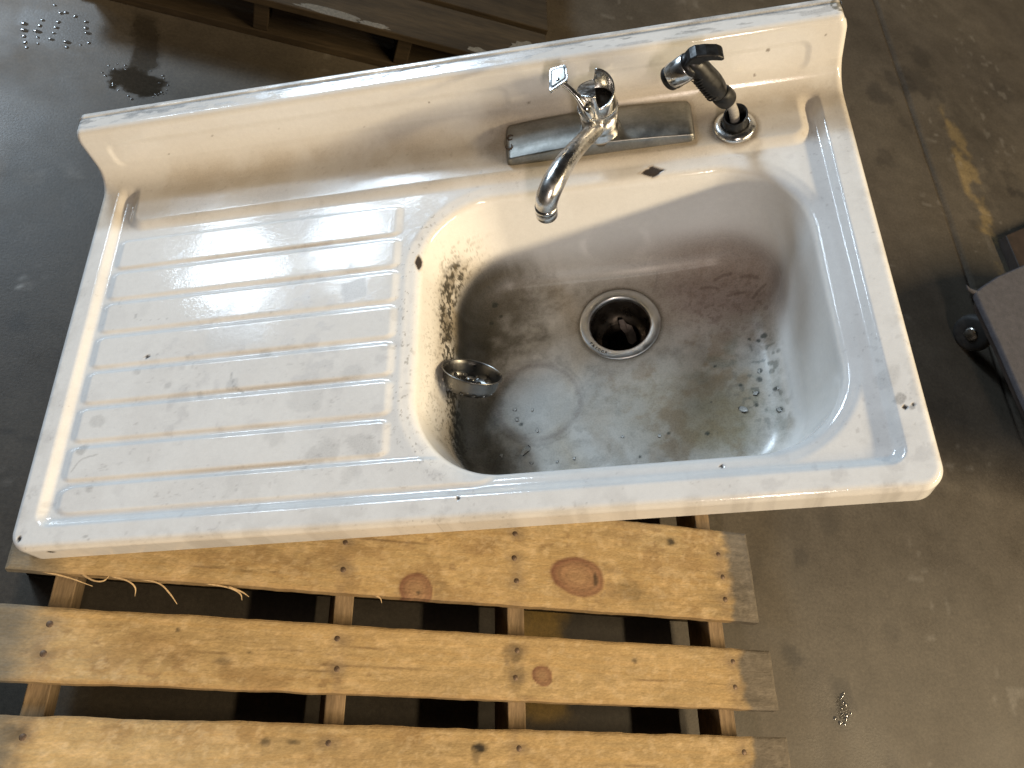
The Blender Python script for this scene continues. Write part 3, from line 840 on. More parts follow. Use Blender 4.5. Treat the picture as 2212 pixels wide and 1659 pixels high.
stain(0.40 * flr * (1 - sst(0.0, 0.05, np.abs(X - 0.672 - 0.02 * np.sin(Y * 25)) + 0.03 * n1)), (0.52, 0.39, 0.22), 0.35)
stain(0.88 * inb * (1 - sst(0.02, 0.125, np.hypot(X - 0.560, (Y - 0.385) / 1.35) + 0.09 * (n2 - 0.5))) * (0.7 + 0.6 * n1) * sst(-0.10, -0.15, Z), (0.075, 0.064, 0.038), 0.5)  # left back corner: mould dirt, with the corner's shade put into the colour
stain(0.80 * inb * (1 - sst(0.0, 0.06, X - 0.545 + 0.05 * (n2 - 0.5))) * sst(-0.12, -0.155, Z), (0.095, 0.085, 0.06), 0.5)  # dark gradient along the left floor edge: dirt, mostly painted shade
stain(0.65 * inb * (1 - sst(0.0, 0.05, np.hypot(X - 0.575, (Y - 0.125) / 1.2) + 0.05 * (n2 - 0.5))), (0.11, 0.10, 0.08), 0.5)
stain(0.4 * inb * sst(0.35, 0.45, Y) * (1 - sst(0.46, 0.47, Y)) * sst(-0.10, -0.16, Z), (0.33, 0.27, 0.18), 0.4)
# ring left by a pan and clean patch inside it
rr = np.hypot(X - 0.626, (Y - 0.224)) + 0.004 * (n1 - 0.5)
stain(0.55 * flr * (1 - sst(0.040, 0.054, rr)), (0.55, 0.55, 0.525), 0.25)
stain(0.55 * flr * gauss(rr - 0.058, 0.005) * sst(0.25, 0.5, n2), (0.26, 0.225, 0.20), 0.4)
stain(0.4 * flr * gauss(rr - 0.066, 0.0018) * sst(0.3, 0.6, n1), (0.22, 0.2, 0.18), 0.4)
# grime round the drain flange
stain(0.85 * flr * (1 - sst(0.0575, 0.0655, rd + 0.004 * (n2 - 0.5))), (0.075, 0.06, 0.04), 0.6)
stain(0.35 * flr * (1 - sst(0.06, 0.10, rd)), (0.28, 0.24, 0.18), 0.4)
# dark and grey specks toward the high end of the bowl
spk = sst(0.72, 0.76, vnoise(X * 150, Y * 150, 31)) * (1 - sst(0.02, 0.10, np.hypot((X - 0.945) / 0.7, (Y - 0.235) / 1.3) + 0.06 * (n1 - 0.5)))
stain(0.65 * spk * flr, (0.16, 0.165, 0.14), 0.4)
for (px, py, r) in [(.927, .227, .004), (.942, .29, .005), (.566, .39, .005), (.93, .24, .0035), (.921, .207, .004), (.945, .208, .004), (.945, .177, .005), (.918, .19, .003), (.872, .254, .0025), (.902, .221, .003),
                    (.85, .155, .003), (.80, .16, .003), (.76, .13, .003), (.86, .20, .002), (.934, .285, .0035), (.923, .29, .003), (.955, .26, .004), (.56, .36, .004), (.575, .37, .003), (.596, .20, .003), (.602, .192, .003)]:
    blob(px, py, r, 0.9, (0.055, 0.06, 0.045), 0.5, zone=flr, nz=n3)
# brown scratch marks
hair([(0.80, 0.385), (0.806, 0.40), (0.808, 0.412)], 0.4)
for (px, py, ang_) in ((.90, .395, .3), (.935, .385, -.6), (.915, .365, .1), (.945, .36, .8), (.88, .38, -.2)):
    hair([(px - .012 * math.cos(ang_), py - .008 * math.sin(ang_)), (px, py + .002), (px + .012 * math.cos(ang_), py + .008 * math.sin(ang_))], 0.45, 0.0022, (0.12, 0.075, 0.055))
# grime round the tap plate; grime and painted shade along ledge and cove
ledz = sst(0.470, 0.490, Y) * (1 - sst(T_COVE - 0.005, T_BS0 + 0.016, btt))
pd = rrect(X, Y, 0.619, 0.870, 0.497, 0.560, 0.005)
stain(0.92 * (1 - sst(0.001, 0.010, pd + 0.010 * (n2 - 0.5))) * ledz, (0.13, 0.10, 0.065), 0.5)
stain(0.50 * (1 - sst(0.0, 0.05, pd + 0.03 * (n1 - 0.5))) * (1 - sst(T_BS0 - 0.01, T_BS0 + 0.03, btt)), (0.45, 0.36, 0.25), 0.35)
stain(0.6 * gauss(X - 0.605, 0.03) * gauss(Y - 0.535, 0.03) * sst(0.3, 0.6, n2), (0.20, 0.155, 0.10), 0.4)
stain((0.45 + 0.25 * sst(0.30, 0.75, n1)) * ledz, (0.50, 0.425, 0.32), 0.22)  # tan grime, deepened to carry the splashback's shade on the ledge
stain(0.16 * ledz * sst(0.64, 0.76, n3) * sst(0.4, 0.6, n2), (0.25, 0.20, 0.14), 0.4)
stain(0.28 * gauss(btt - T_COVE - 0.012, 0.022) * sst(0.35, 0.65, n1), (0.52, 0.44, 0.34), 0.3)  # cove tan: yellowing, partly shade put into the colour
bsz = (btt > T_BS0 - 0.01)
stain(0.22 * bsz * sst(0.35, 0.8, fbm(X, Z, 9, 16, 4, 130)), (0.66, 0.60, 0.51), 0.18)
for (px, pz_, r_) in ((0.30, 0.045, .0018), (0.52, 0.052, .0016), (0.655, 0.03, .0026), (0.63, 0.012, .002), (0.97, 0.055, .0028), (1.03, 0.018, .0022), (0.955, 0.022, .002), (0.90, 0.030, .0018), (0.42, 0.028, .0014), (0.12, 0.03, .0016), (0.20, 0.05, .0012), (1.04, 0.066, .002)):
    stain(0.7 * (1 - sst(0.5, 1.1, np.hypot((X - px) / r_, (Z - pz_) / r_) + 0.8 * (n3 - 0.5))) * bsz, (0.17, 0.13, 0.09), 0.5)
rh = np.hypot(X - 0.922, Y - 0.510)
stain(0.7 * (1 - sst(0.0285, 0.036, rh + 0.004 * (n2 - 0.5))) * ledz, (0.17, 0.13, 0.085), 0.5)
# scraped, dirty top ledge
lg = (btt > T_TOP + RT * PHI - 0.002)
lt = btt - (T_TOP + RT * PHI)
stain(0.45 * lg * sst(0.50, 0.60, fbm(X, lt, 26, 160, 5, 140)), (0.45, 0.44, 0.43), 0.5)
stain(0.85 * gauss(lt - 0.0185, 0.0025) * sst(0.30, 0.5, fbm(X, lt, 30, 90, 4, 141)), (0.075, 0.065, 0.055), 0.7)
stain(0.35 * (lt > 0.0195) * sst(0.35, 0.55, fbm(X, lt, 24, 120, 5, 142)), (0.20, 0.18, 0.15), 0.7)
stain(0.6 * gauss(lt - 0.012, 0.008) * sst(0.60, 0.68, fbm(X, lt, 40, 160, 4, 143)), (0.10, 0.09, 0.08), 0.6)
stain(0.8 * (np.hypot(X - SL + 0.006, (lt - 0.016)) < 0.014) * sst(0.3, 0.5, n3), (0.16, 0.14, 0.09), 0.8)
# enamel chips down to rusty steel: found on the sheet along the sight line of the photograph's pixel
du = np.gradient(SV, axis=0)
dv = np.gradient(SV, axis=1)
NN = np.cross(du, dv)
NN /= np.maximum(np.linalg.norm(NN, axis=-1, keepdims=True), 1e-12)
CAMS = np.array([0.76968, -0.28769, 0.85741])
facing = ((CAMS - SV) * NN).sum(-1) > 0
def pick(u, v_):
    d = np.array([(u - 1106) / 1800.0, (v_ - 829.5) / 1800.0, 1.0])
    dw = np.array([[0.951566, 0.140780, 0.273317], [-0.009847, -0.874588, 0.484767], [0.307285, -0.463979, -0.830842]]) @ d
    ds = RREL.T @ dw
    ds /= np.linalg.norm(ds)
    rel = SV - CAMS
    along = rel @ ds
    perp = np.linalg.norm(rel - along[..., None] * ds, axis=-1) + np.where(facing, 0, 9)
    near = perp < perp.min() + 0.004
    k = np.argmin(np.where(near, along + perp * 2, 99))
    return SV.reshape(-1, 3)[k]
def chip(u, v_, rx, ry, pw=1.0, deep=0.0009):
    p = pick(u, v_)
    d = (np.abs((X - p[0]) / rx) ** pw + (np.hypot(Y - p[1], Z - p[2]) / ry) ** pw) ** (1 / pw) + 0.55 * (n3 - 0.5)
    m = 1 - sst(0.85, 1.0, d)
    stain(m, (0.040, 0.027, 0.018), 0.75)
    stain(0.5 * (1 - sst(1.0, 1.3, d)) * sst(0.85, 1.0, d), (0.45, 0.36, 0.25), 0.3)
    SV[...] -= NN * (deep * m)[..., None]
chip(1410, 370, 0.0155, 0.0085, 1.15)
chip(905, 568, 0.0050, 0.0120, 1.4)
chip(107, 1200, 0.006, 0.0035, 1.4)
chip(40, 1165, 0.003, 0.004, 1.5)
chip(990, 1076, 0.0022, 0.002, 2)
chip(1560, 1005, 0.0024, 0.002, 2)
chip(318, 770, 0.003, 0.0028, 1.6)
chip(1955, 880, 0.0028, 0.0026, 1.6)
chip(1975, 872, 0.002, 0.002, 1.6)
C = np.clip(C, 0.01, 0.82)

# vertex normals of the whole sheet, so that its parts meet without a seam
du = np.gradient(SV, axis=0)
dv = np.gradient(SV, axis=1)
NN = np.cross(du, dv)
NN /= np.maximum(np.linalg.norm(NN, axis=-1, keepdims=True), 1e-12)
faces = grid_faces(len(gx), len(gt))
VF, CF, RF, NF = SV.reshape(-1, 3), C.reshape(-1, 3), Rg.ravel(), NN.reshape(-1, 3)
fm = lambda A: A.ravel()[faces].mean(1)
f_e, f_t, f_s, f_x, f_rd, f_rec = fm(e), fm(GT), fm(sm), fm(bxx), fm(rd), fm(rec * (1 - led))
kind = np.zeros(len(faces), int)                                    # 0 deck
kind[(f_x < 0.52) & (f_rec > 0.5)] = 1                              # drainboard
kind[f_s > -0.002] = 2                                              # bowl
kind[f_t > T_COVE + 0.5 * RC * PHI] = 3                             # splashback
kind[(f_e > RE * 0.9) & (f_t < T_COVE)] = 4                         # turned-down edge
keep = ~((kind == 2) & (f_rd < 0.049))
for k, nm in enumerate(("deck", "drainboard", "bowl", "splashback", "edge_apron")):
    fs = faces[(kind == k) & keep]
    idx, inv = np.unique(fs, return_inverse=True)
    o = obj(nm, VF[idx], inv.reshape(-1, 4), M_ENAMEL, sink, True, CF[idx], RF[idx])
    if len(o.data.vertices) == len(idx):
        o.data.normals_split_custom_set_from_vertices(NF[idx].tolist())

def bowl_z(x, y):
    s = -rrect(x, y, 0.487, 1.006, 0.044, 0.464, 0.118)
    z = bowl_prof(s, x)
    return z - np.where(s > 0.05, 0.003 * (1 - sst(0.03, 0.20, np.hypot(x - DRX, y - DRY))), 0)

def moved(v, p):
    return np.asarray(v) + np.asarray(p)

# drain: flange, cup, tail pipe ------------------------------------------------
ZF = float(bowl_z(np.array([DRX + 0.056]), np.array([DRY]))[0])
D0 = (DRX, DRY, ZF)
v, f = lathe([(0.0585, -0.001), (0.0582, 0.0014), (0.0560, 0.0022), (0.0465, 0.0018), (0.0445, 0.0008), (0.0430, -0.003), (0.0425, -0.007)], 72)
drain = obj("drain_flange", moved(v, D0), f, M_FLANGE, sink)
v, f = lathe([(0.0425, -0.0065), (0.0415, -0.020), (0.0400, -0.034), (0.0360, -0.041), (0.0300, -0.044), (0.0275, -0.046), (0.0270, -0.052), (0.0235, -0.054), (0.0225, -0.10), (0.0, -0.101)], 64)
obj("cup", moved(v, D0), f, M_DIRTYSTEEL, drain)
v, f = lathe([(0.060, -0.0035), (0.060, -0.012), (0.0445, -0.016), (0.044, -0.050), (0.034, -0.062), (0.034, -0.080), (0.030, -0.088), (0.030, -0.100), (0.0200, -0.102), (0.0195, -0.2555), (0.0170, -0.2555), (0.0170, -0.11)], 40)
obj("tail_pipe", moved(v, D0), f, M_DIRTYSTEEL, sink)
# stamped letters on the flange
for k, ch in enumerate("FRICOR"):
    cu = bpy.data.curves.new("letter", 'FONT')
    cu.body = ch
    cu.size = 0.0058
    cu.extrude = 0.00035
    cu.align_x = 'CENTER'
    tmp = bpy.data.objects.new("letter_source", cu)
    COL.objects.link(tmp)
    bpy.context.view_layer.update()
    me = bpy.data.meshes.new_from_object(tmp.evaluated_get(bpy.context.evaluated_depsgraph_get()))
    bpy.data.objects.remove(tmp)
    me.materials.clear()
    me.materials.append(M_DIRTYSTEEL)
    lo = link(bpy.data.objects.new("stamped_letter", me), drain)
    an = math.radians(214 + k * 6.0)
    lo.matrix_local = Matrix.Translation((DRX + 0.0535 * math.cos(an), DRY + 0.0535 * math.sin(an), ZF + 0.0022)) @ Matrix.Rotation(an + math.pi / 2, 4, 'Z')

# tap -------------------------------------------------------------------------
TX, TY = 0.748, 0.524
zp = 0.016
v, f = lathe([(0.0, zp - 0.004), (0.0275, zp - 0.004), (0.0275, zp + 0.003), (0.0258, zp + 0.006), (0.0246, zp + 0.012), (0.0242, 0.050), (0.0, 0.050)], 56)
faucet = obj("faucet", moved(v, (TX, TY, 0)), f, M_CHROME, sink)
# deck plate
nu, secs = 64, []
px0, px1, py0, py1 = 0.619, 0.870, 0.4975, 0.560
for u in np.linspace(0, 1, nu):
    x = px0 + u * (px1 - px0)
    h = 0.0105 + 0.0080 * (1 - abs(2 * u - 1) ** 1.6)
    en = min(u, 1 - u) * (px1 - px0)
    h *= 0.55 + 0.45 * float(sst(0, 0.004, en))
    s = 0.003 * (1 - float(sst(0, 0.006, en)))
    ya, yb = py0 + s, py1 - s
    secs.append([(x, ya - 0.002, -0.0005), (x, ya - 0.0008, h * 0.6), (x, ya, h * 0.90), (x, ya + 0.0006, h * 0.97), (x, ya + 0.0022, h)] +
                [(x, ya + 0.0035 + (yb - ya - 0.007) * t, h + 0.0018 * math.sin(math.pi * t)) for t in (0.15, 0.3, 0.5, 0.7, 0.85)] +
                [(x, yb - 0.0035, h), (x, yb - 0.001, h * 0.85), (x, yb, h * 0.5), (x, yb + 0.001, -0.0005)])
ns = len(secs[0])
fl = [tuple(q) for q in grid_faces(nu, ns).tolist()] + [tuple(range(ns)), tuple(range(nu * ns - 1, nu * ns - ns - 1, -1))]
obj("deck_plate", np.array(secs).reshape(-1, 3), fl, M_DULLCHROME, faucet)
for (hx, hy, a0) in ((0.6255, 0.534, 0.5), (0.6235, 0.518, 2.2)):
    pts = [(hx + 0.0042 * math.cos(a0 + t), hy + 0.0042 * math.sin(a0 + t), 0.0128) for t in np.linspace(0, 4.9, 14)]
    v, f = tube(pts, [0.0011] * 14, 8, 30)
    obj("rust_curl", v, f, M_RUST, faucet)
# knurled collar
ang = np.linspace(0, 2 * math.pi, 180, endpoint=False)
rows = []
for (rr_, zz, kn) in ((0.0235, 0.0495, 0), (0.0262, 0.0505, 1), (0.0266, 0.0520, 1), (0.0266, 0.0575, 1), (0.0262, 0.0590, 1), (0.0240, 0.0600, 0)):
    r_ = rr_ - 0.0006 * kn * (np.arange(180) % 2)
    rows.append(np.stack([TX + r_ * np.cos(ang), TY + r_ * np.sin(ang), np.full(180, zz)], -1))
obj("collar_ring", np.array(rows).reshape(-1, 3), [tuple(q) for q in grid_faces(6, 180, True)[:, ::-1].tolist()], M_CHROME, faucet, False)
# cap: a slanted sleeve, half closed by a flat face, half open to a dark slot
na = 96
ang = np.linspace(0, 2 * math.pi, na, endpoint=False)
def slope(x, y):
    w = sst(-0.002, 0.002, np.asarray(x, float))
    return (0.0890 - 0.35 * y) * (1 - w) + (0.0865 + 0.50 * y) * w
def ring(r, zf):
    x, y = r * np.cos(ang), r * np.sin(ang)
    return np.stack([TX + x, TY + y, zf(x, y) if callable(zf) else np.full(na, zf)], -1)
cap = np.concatenate([ring(0.0250, 0.0595), ring(0.0252, 0.064), ring(0.0249, 0.070), ring(0.0242, lambda x, y: slope(x, y) - 0.0016), ring(0.0234, slope),
                      ring(0.0222, lambda x, y: slope(x, y) - 0.0002), ring(0.0214, lambda x, y: slope(x, y) - 0.003), ring(0.0205, 0.066), ring(0.0005, 0.065)])
obj("cap", cap, [tuple(q) for q in grid_faces(9, na, True)[:, ::-1].tolist()], M_CHROME, faucet)
th = np.linspace(math.radians(92), math.radians(268), 44)
poly = [(0.0222 * math.cos(t), 0.0222 * math.sin(t)) for t in th]
vv = [(TX + x, TY + y, 0.0887 - 0.35 * y) for x, y in poly] + [(TX + x, TY + y, 0.067) for x, y in poly]
n_ = len(poly)
ff = [tuple(range(n_)), tuple(range(2 * n_ - 1, n_ - 1, -1))] + [(i, n_ + i, n_ + (i + 1) % n_, (i + 1) % n_) for i in range(n_)]
obj("cap_face", vv, ff, M_CHROME, faucet, False)
v, f = lathe([(0.0, 0.0005), (0.0200, 0.0005), (0.0200, -0.0005)], 32)
obj("cap_well", moved(v, (TX, TY, 0.0690)), f, M_DIRTYSTEEL, faucet)
# lever with screw boss
v, f = tube([(0.738, 0.500, 0.066), (0.733, 0.5015, 0.080), (0.727, 0.506, 0.092), (0.718, 0.512, 0.102), (0.709, 0.518, 0.1085), (0.703, 0.522, 0.1105)],
            [0.0095, 0.0085, 0.0060, 0.0046, 0.0050, 0.0062], 20, 30, flat=0.75)
obj("lever", v, f, M_CHROME, faucet)
v, f = lathe([(0.0, -0.002), (0.0030, -0.002), (0.0032, 0.0), (0.0030, 0.0004), (0.0, 0.0004)], 20)
sc_ = obj("screw_hole", v, f, M_BLACKPL, faucet)
sc_.matrix_local = Matrix.Translation((0.7345, 0.4965, 0.0865)) @ Vector((0.10, -0.70, 0.70)).to_track_quat('Z', 'Y').to_matrix().to_4x4()
pq = np.array([(0.694, 0.541), (0.714, 0.543), (0.7155, 0.519), (0.6925, 0.505)])
def rounded(poly, r, n=6):
    out = []
    m_ = len(poly)
    for i in range(m_):
        a, b, c = poly[i - 1], poly[i], poly[(i + 1) % m_]
        p0 = b + (a - b) / np.linalg.norm(a - b) * r
        p1 = b + (c - b) / np.linalg.norm(c - b) * r
        for t in np.linspace(0, 1, n):
            out.append((1 - t) ** 2 * p0 + 2 * t * (1 - t) * b + t * t * p1)
    return np.array(out)
def paddle(z0, z1, sc, name, m, bev):
    c = pq.mean(0)
    rp = rounded(c + (pq - c) * sc, 0.0042 * sc)[::-1]
    tilt = lambda p: 0.07 * (p[0] - c[0]) + 0.03 * (p[1] - c[1])
    n_ = len(rp)
    vv = [(p[0], p[1], z0 + tilt(p)) for p in rp] + [(p[0], p[1], z1 + tilt(p)) for p in rp]
    ff = [tuple(range(n_ - 1, -1, -1)), tuple(range(n_, 2 * n_))] + [(i, (i + 1) % n_, n_ + (i + 1) % n_, n_ + i) for i in range(n_)]
    return bevel(obj(name, vv, ff, m, faucet, False), bev, 3)
paddle(0.1085, 0.1135, 1.06, "paddle", M_CHROME, 0.0012)
paddle(0.1133, 0.1139, 0.88, "paddle_groove", M_BLACKPL, 0.0001)
paddle(0.1133, 0.1145, 0.74, "paddle_badge", M_DULLCHROME, 0.0005)
# spout and aerator
v, f = tube([(0.7465, 0.515, 0.036), (0.740, 0.498, 0.042), (0.7275, 0.470, 0.056), (0.712, 0.437, 0.0705), (0.6985, 0.409, 0.0775), (0.687, 0.388, 0.0755), (0.679, 0.377, 0.066), (0.6755, 0.3735, 0.053)],
            [0.0125, 0.0112, 0.0108, 0.0118, 0.0132, 0.0142, 0.0142, 0.0132], 28, 60)
obj("spout", v, f, M_WORN, faucet)
v, f = lathe([(0.0, 0.019), (0.0138, 0.019), (0.0140, 0.012), (0.0132, 0.0112), (0.0132, 0.0102), (0.0139, 0.0095), (0.0136, 0.002), (0.0125, 0.0), (0.0105, 0.0), (0.010, 0.003), (0.0, 0.0035)], 40)
ae = obj("aerator", v, f, M_WORN, faucet)
ae.matrix_local = Matrix.Translation((0.6745, 0.3725, 0.0375)) @ Vector((0.06, 0.05, 1)).to_track_quat('Z', 'Y').to_matrix().to_4x4()

# spray holder ---------------------------------------------------------------
HX, HY = 0.922, 0.510
v, f = lathe([(0.0275, 0.0), (0.0275, 0.0025), (0.0262, 0.0052), (0.0235, 0.0072), (0.0200, 0.0078), (0.0172, 0.0070), (0.0165, 0.004)], 56)
holder = obj("spray_holder", moved(v, (HX, HY, 0)), f, M_CHROME, sink)
# open dark sleeve, higher at the back
na = 48
ang = np.linspace(0, 2 * math.pi, na, endpoint=False)
hz = 0.0235 + 0.0045 * np.cos(ang - math.radians(50))
R = lambda r, z: np.stack([HX + r * np.cos(ang), HY + r * np.sin(ang), np.broadcast_to(z, (na,))], -1)
cup = np.concatenate([R(0.0172, 0.002), R(0.0165, 0.008), R(0.0155, hz - 0.001), R(0.0150, hz), R(0.0136, hz - 0.0005), R(0.0132, 0.0), R(0.0130, -0.02), R(0.0004, -0.021)])
obj("sleeve", cup, [tuple(q) for q in grid_faces(8, na, True)[:, ::-1].tolist()], M_BLACKPL, holder)

# sprayer ----------------------------------------------------------------------
MSP = MS @ Matrix.Translation((HX, HY, 0.0))
spray = empty("hand_sprayer", MSP, "black hand sprayer with chrome nozzle, hanging from its pale hose above the sink ledge", "sprayer")
Q = np.array([HX, HY, 0.0])
v, f = tube(np.array([(.9225, .5100, -0.018), (.9225, .5105, .004), (.9190, .5100, .030), (.9110, .5070, .052), (.9060, .5055, .060)]) - Q, [0.0062] * 5, 20, 28)
obj("hose", v, f, M_HOSE, spray)
v, f = tube(np.array([(.9105, .5068, .0530), (.9085, .5062, .0560), (.9020, .5050, .0655), (.8995, .5050, .0690)]) - Q, [0.0112, 0.0132, 0.0134, 0.0120], 28, 12)
obj("handle_base", v, f, M_BLACKPL, spray)
v, f = tube(np.array([(.9010, .5050, .0670), (.8965, .5050, .0740), (.8895, .5050, .0860), (.8805, .5050, .1010), (.8730, .5055, .1140), (.8670, .5060, .1215), (.8610, .5070, .1250)]) - Q,
            [0.0105, 0.0146, 0.0166, 0.0160, 0.0146, 0.0142, 0.0128], 32, 40, flat=0.85)
obj("handle", v, f, M_BLACKPL, spray)
ridg = []
for k in range(9):
    t = k / 8
    p = np.array((.8945, .4912, .0770)) * (1 - t) + np.array((.8760, .4920, .1090)) * t
    v, f = tube(np.array([p + (-0.0118, 0.004, -0.006), p + (-0.0075, -0.0012, -0.0035), p + (0.0, -0.0015, 0.0)]) - Q, [0.0006, 0.0013, 0.0006], 8, 8)
    obj("grip_ridge", v, f, M_BLACKPL, spray)
nd = np.array((.8340, .5135, .0920)) - np.array((.8650, .5060, .1205))
nd = nd / np.linalg.norm(nd)
np0 = np.array((.8650, .5060, .1205)) - Q
def along(prof_, name, m):
    v, f = lathe(prof_, 44)
    o = obj(name, v, f, m, spray)
    o.matrix_local = Matrix.Translation(np0) @ Vector(nd).to_track_quat('Z', 'Y').to_matrix().to_4x4()
    return o
along([(0.0, -0.004), (0.0140, -0.004), (0.0158, 0.002), (0.0156, 0.004)], "neck", M_BLACKPL)
along([(0.0152, 0.0035), (0.0162, 0.0045), (0.0162, 0.0290), (0.0156, 0.0305), (0.0140, 0.0305)], "nozzle", M_CHROME)
along([(0.0142, 0.0295), (0.0154, 0.0302), (0.0150, 0.0365), (0.0138, 0.0380), (0.0118, 0.0372), (0.0112, 0.0340), (0.0, 0.0336)], "nozzle_tip", M_BLACKPL)
tr = [(.8505, .1265), (.8560, .1350), (.8625, .1440), (.8690, .1470), (.8800, .1465), (.8930, .1435), (.8985, .1395), (.9000, .1350), (.8965, .1340), (.8860, .1365), (.8790, .1365), (.8730, .1330), (.8660, .1260), (.8580, .1200)]
v, f = prism([((x - 0.8665) * 1.06 + 0.8665 - HX, z - 0.0065) for x, z in tr], .4950 - HY, .5160 - HY, axis=1)
bevel(obj("trigger", v, f, M_BLACKPL, spray, False), 0.0028, 3)

# strainer basket -----------------------------------------------------------------
AX = np.array([0.347, 0.633, 0.692])
AX /= np.linalg.norm(AX)
ux = np.cross(AX, [0, 0, 1.0])
ux /= np.linalg.norm(ux)
uy = np.cross(AX, ux)
RB = np.stack([ux, uy, AX], 1)
sp_prof = [(0.0405, -0.0012), (0.0408, 0.0), (0.0398, 0.0006), (0.0386, -0.001), (0.0376, -0.004), (0.0368, -0.009), (0.0362, -0.0135)]
arc_ = [(0.0362 - 0.0115 * (1 - math.cos(t)), -0.0135 - 0.0125 * math.sin(t)) for t in np.linspace(0, math.pi / 2, 14)[1:]]
bot = [(r, -0.0262) for r in np.linspace(0.0238, 0.0006, 12)]
P_ = np.array(sp_prof + arc_ + bot)
cum = np.concatenate([[0], np.cumsum(np.hypot(np.diff(P_[:, 0]), np.diff(P_[:, 1])))])
tt = np.linspace(0, cum[-1], 60)
P_ = np.stack([np.interp(tt, cum, P_[:, 0]), np.interp(tt, cum, P_[:, 1])], 1)
na = 160
ang = np.linspace(0, 2 * math.pi, na, endpoint=False)
bv = np.stack([P_[:, 0:1] * np.cos(ang), P_[:, 0:1] * np.sin(ang), np.repeat(P_[:, 1:2], na, 1)], -1).reshape(-1, 3)
bf = grid_faces(60, na, True)
cen = bv[bf].mean(1)
hole = np.zeros(len(bf), bool)
for (r, z, nh, o_) in ((0.0345, -0.0200, 14, 0.0), (0.0285, -0.0250, 14, 0.22)):
    for k in range(nh):
        t = o_ + 2 * math.pi * k / nh
        hole |= np.linalg.norm(cen - [r * math.cos(t), r * math.sin(t), z], axis=1) < 0.0023
bf = bf[~hole]
cam_s = np.array([0.76968, -0.28769, 0.85741])
ray0 = np.array([0.550, 0.239, -0.10])
rdir = ray0 - cam_s
rdir /= np.linalg.norm(rdir)
bw = bv @ RB.T
best = ray0
for q in np.linspace(-0.03, 0.12, 301):
    c_ = ray0 + rdir * q
    g = bw + c_
    if np.min(g[:, 2] - bowl_z(g[:, 0], g[:, 1])) < 0.0012:
        break
    best = c_
BM = MS @ (Matrix.Translation(best) @ Matrix([[*RB[i], 0] for i in range(3)] + [[0, 0, 0, 1]]))
basket = empty("strainer_basket", BM, "small perforated steel sink strainer lying on its side in the dirty bowl corner", "strainer")
bo = obj("basket_cup", bv, bf[:, ::-1].copy(), M_BASKET, basket)
so = bo.modifiers.new("thickness", 'SOLIDIFY')
so.thickness = 0.0006
so.offset = 0
v, f = lathe([(0.0, -0.0258), (0.0052, -0.0258), (0.0050, -0.0150), (0.0064, -0.0142), (0.0066, -0.0105), (0.0056, -0.0090), (0.0, -0.0088)], 28)
obj("centre_post", v, f, M_BASKET, basket)

# scrap of paper in the drain ------------------------------------------------------
pp = np.array([(0.744, 0.366), (0.752, 0.3685), (0.757, 0.360), (0.766, 0.3575), (0.771, 0.345), (0.772, 0.334), (0.764, 0.329), (0.757, 0.333), (0.753, 0.346), (0.746, 0.353)])
zz = -0.050 + 0.010 * fbm(pp[:, 0], pp[:, 1], 90, octs=2, seed=3) + (pp[:, 1] - 0.345) * 0.5
ctr = np.array([0.758, 0.349])
vv = [((p[0] - ctr[0]) * 0.85, (p[1] - ctr[1]) * 0.85, z) for p, z in zip(pp, zz)] + [(0, 0, -0.047)]
vv += [(x, y, z - 0.0004) for x, y, z in vv]
n_ = len(pp)
ff = [(i, (i + 1) % n_, n_) for i in range(n_)] + [(n_ + 1 + (i + 1) % n_, n_ + 1 + i, 2 * n_ + 1) for i in range(n_)] + [(i, n_ + 1 + i, n_ + 1 + (i + 1) % n_, (i + 1) % n_) for i in range(n_)]
pap = obj("paper_scrap", vv, ff, M_PAPER, None, False)
pap.matrix_world = MS @ Matrix.Translation((ctr[0], ctr[1], ZF))
tag(pap, "torn grey scrap of paper stuck inside the open drain", "paper scrap")

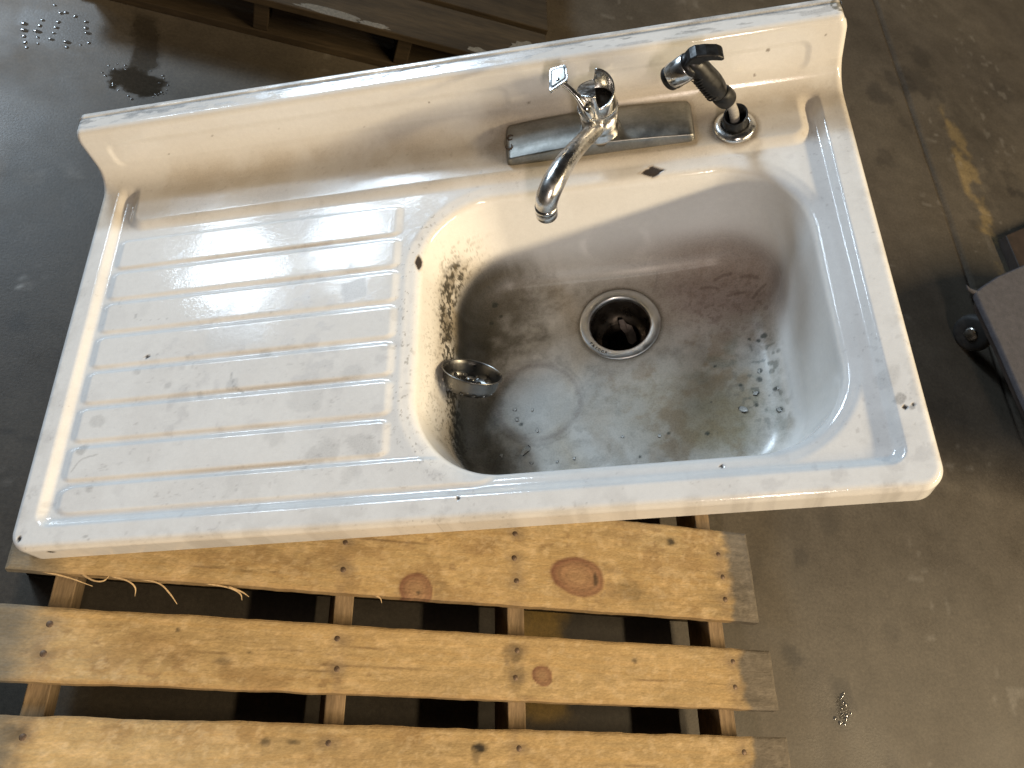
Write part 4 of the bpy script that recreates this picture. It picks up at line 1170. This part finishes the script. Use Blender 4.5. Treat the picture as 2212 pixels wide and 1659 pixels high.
# flakes on the bowl floor -----------------------------------------------------------
flake_spots = [(0.593, 0.215), (0.618, 0.212), (0.596, 0.199), (0.606, 0.151), (0.574, 0.147), (0.673, 0.135), (0.624, 0.180), (0.739, 0.161), (0.788, 0.158), (0.900, 0.185), (0.945, 0.177),
               (0.928, 0.239), (0.919, 0.207), (0.948, 0.208), (0.615, 0.133), (0.650, 0.132)]
flake_meshes = []
for i, (x, y) in enumerate(flake_spots):
    big_ = 1.9 if i in (3, 9) else (1.3 if i in (10, 12) else 0.8)
    n_ = 9
    a = np.linspace(0, 2 * math.pi, n_, endpoint=False)
    r = (0.0016 + 0.0016 * np.random.RandomState(i).rand(n_)) * big_
    el = 1 + 0.6 * np.random.RandomState(i + 50).rand()
    poly = np.stack([r * np.cos(a) * el, r * np.sin(a)], 1)
    vv = [(p[0] * 1.2, p[1] * 1.2, 0.0) for p in poly] + [(p[0], p[1], 0.0009 * big_) for p in poly] + [(p[0] * 0.5, p[1] * 0.5, 0.0004 * big_) for p in poly]
    ff = [(k, (k + 1) % n_, n_ + (k + 1) % n_, n_ + k) for k in range(n_)] + [(n_ + k, n_ + (k + 1) % n_, 2 * n_ + (k + 1) % n_, 2 * n_ + k) for k in range(n_)] + [tuple(range(2 * n_, 3 * n_)), tuple(range(n_ - 1, -1, -1))]
    fo = obj("enamel_flake", vv, ff, M_FLAKE, None, False)
    fo.data.materials.append(M_GRIT)
    for p in fo.data.polygons:
        p.material_index = 1 if p.index < n_ and (p.index + i) % 3 else 0
    fo.matrix_world = MS @ (Matrix.Translation((x, y, float(bowl_z(np.array([x]), np.array([y]))[0]) + 0.0003)) @ Matrix.Rotation(i * 1.3, 4, 'Z'))
    tag(fo, {3: "larger white enamel flake on the bowl floor, near the round pan stain",
             9: "larger white enamel flake among the dark specks on the bowl floor"}.get(i, "tiny pale flake with a dark edge lying on the bowl floor"),
        "flake", "flakes scattered on the bowl floor")

# water drops on the floor -------------------------------------------------------------
dv_, df_ = lathe([(1.0, 0.0), (0.92, 0.22), (0.7, 0.42), (0.38, 0.54), (0.0, 0.58)], 14)
boot = [(-.256, 1.217), (-.252, 1.2), (-.249, 1.185), (-.243, 1.17), (-.238, 1.158), (-.231, 1.221), (-.231, 1.205), (-.227, 1.19), (-.223, 1.174), (-.204, 1.21), (-.205, 1.193),
        (-.178, 1.195), (-.155, 1.196), (-.176, 1.182), (-.156, 1.243), (-.15, 1.231), (-.143, 1.206), (-.22, 1.284), (-.205, 1.267), (-.197, 1.272), (-.159, 1.26), (-.18, 1.268), (-.23, 1.237), (-.204, 1.242), (-.204, 1.226)]
rs = np.random.RandomState(4)
drops = [(x, y, rs.uniform(0.0022, 0.0048), rs.uniform(0.8, 1.9)) for x, y in boot]
for k in range(30):
    t = rs.uniform(0, 2 * math.pi)
    q = rs.uniform(0.75, 1.25)
    drops.append((-0.045 + 0.052 * q * math.cos(t), 1.135 + 0.038 * q * math.sin(t), rs.uniform(0.0010, 0.0026), 1.2))
for k in range(14):
    drops.append((1.283 + rs.normal(0, 0.010), 0.065 + rs.normal(0, 0.022), rs.uniform(0.0015, 0.0035), 1.2))
V, Fc = [], []
for (x, y, r, el) in drops:
    b0 = len(V) * len(dv_)
    V.append(np.asarray(dv_) * [r * el, r, r * 0.38] + [x, y, 0.0002])
    Fc += [tuple(i + b0 for i in q) for q in df_]
wd = obj("water_drops", np.concatenate(V), Fc, M_WATER)
wd["kind"] = "stuff"
tag(wd, "shiny beads of spilled water scattered on the concrete floor", "water")
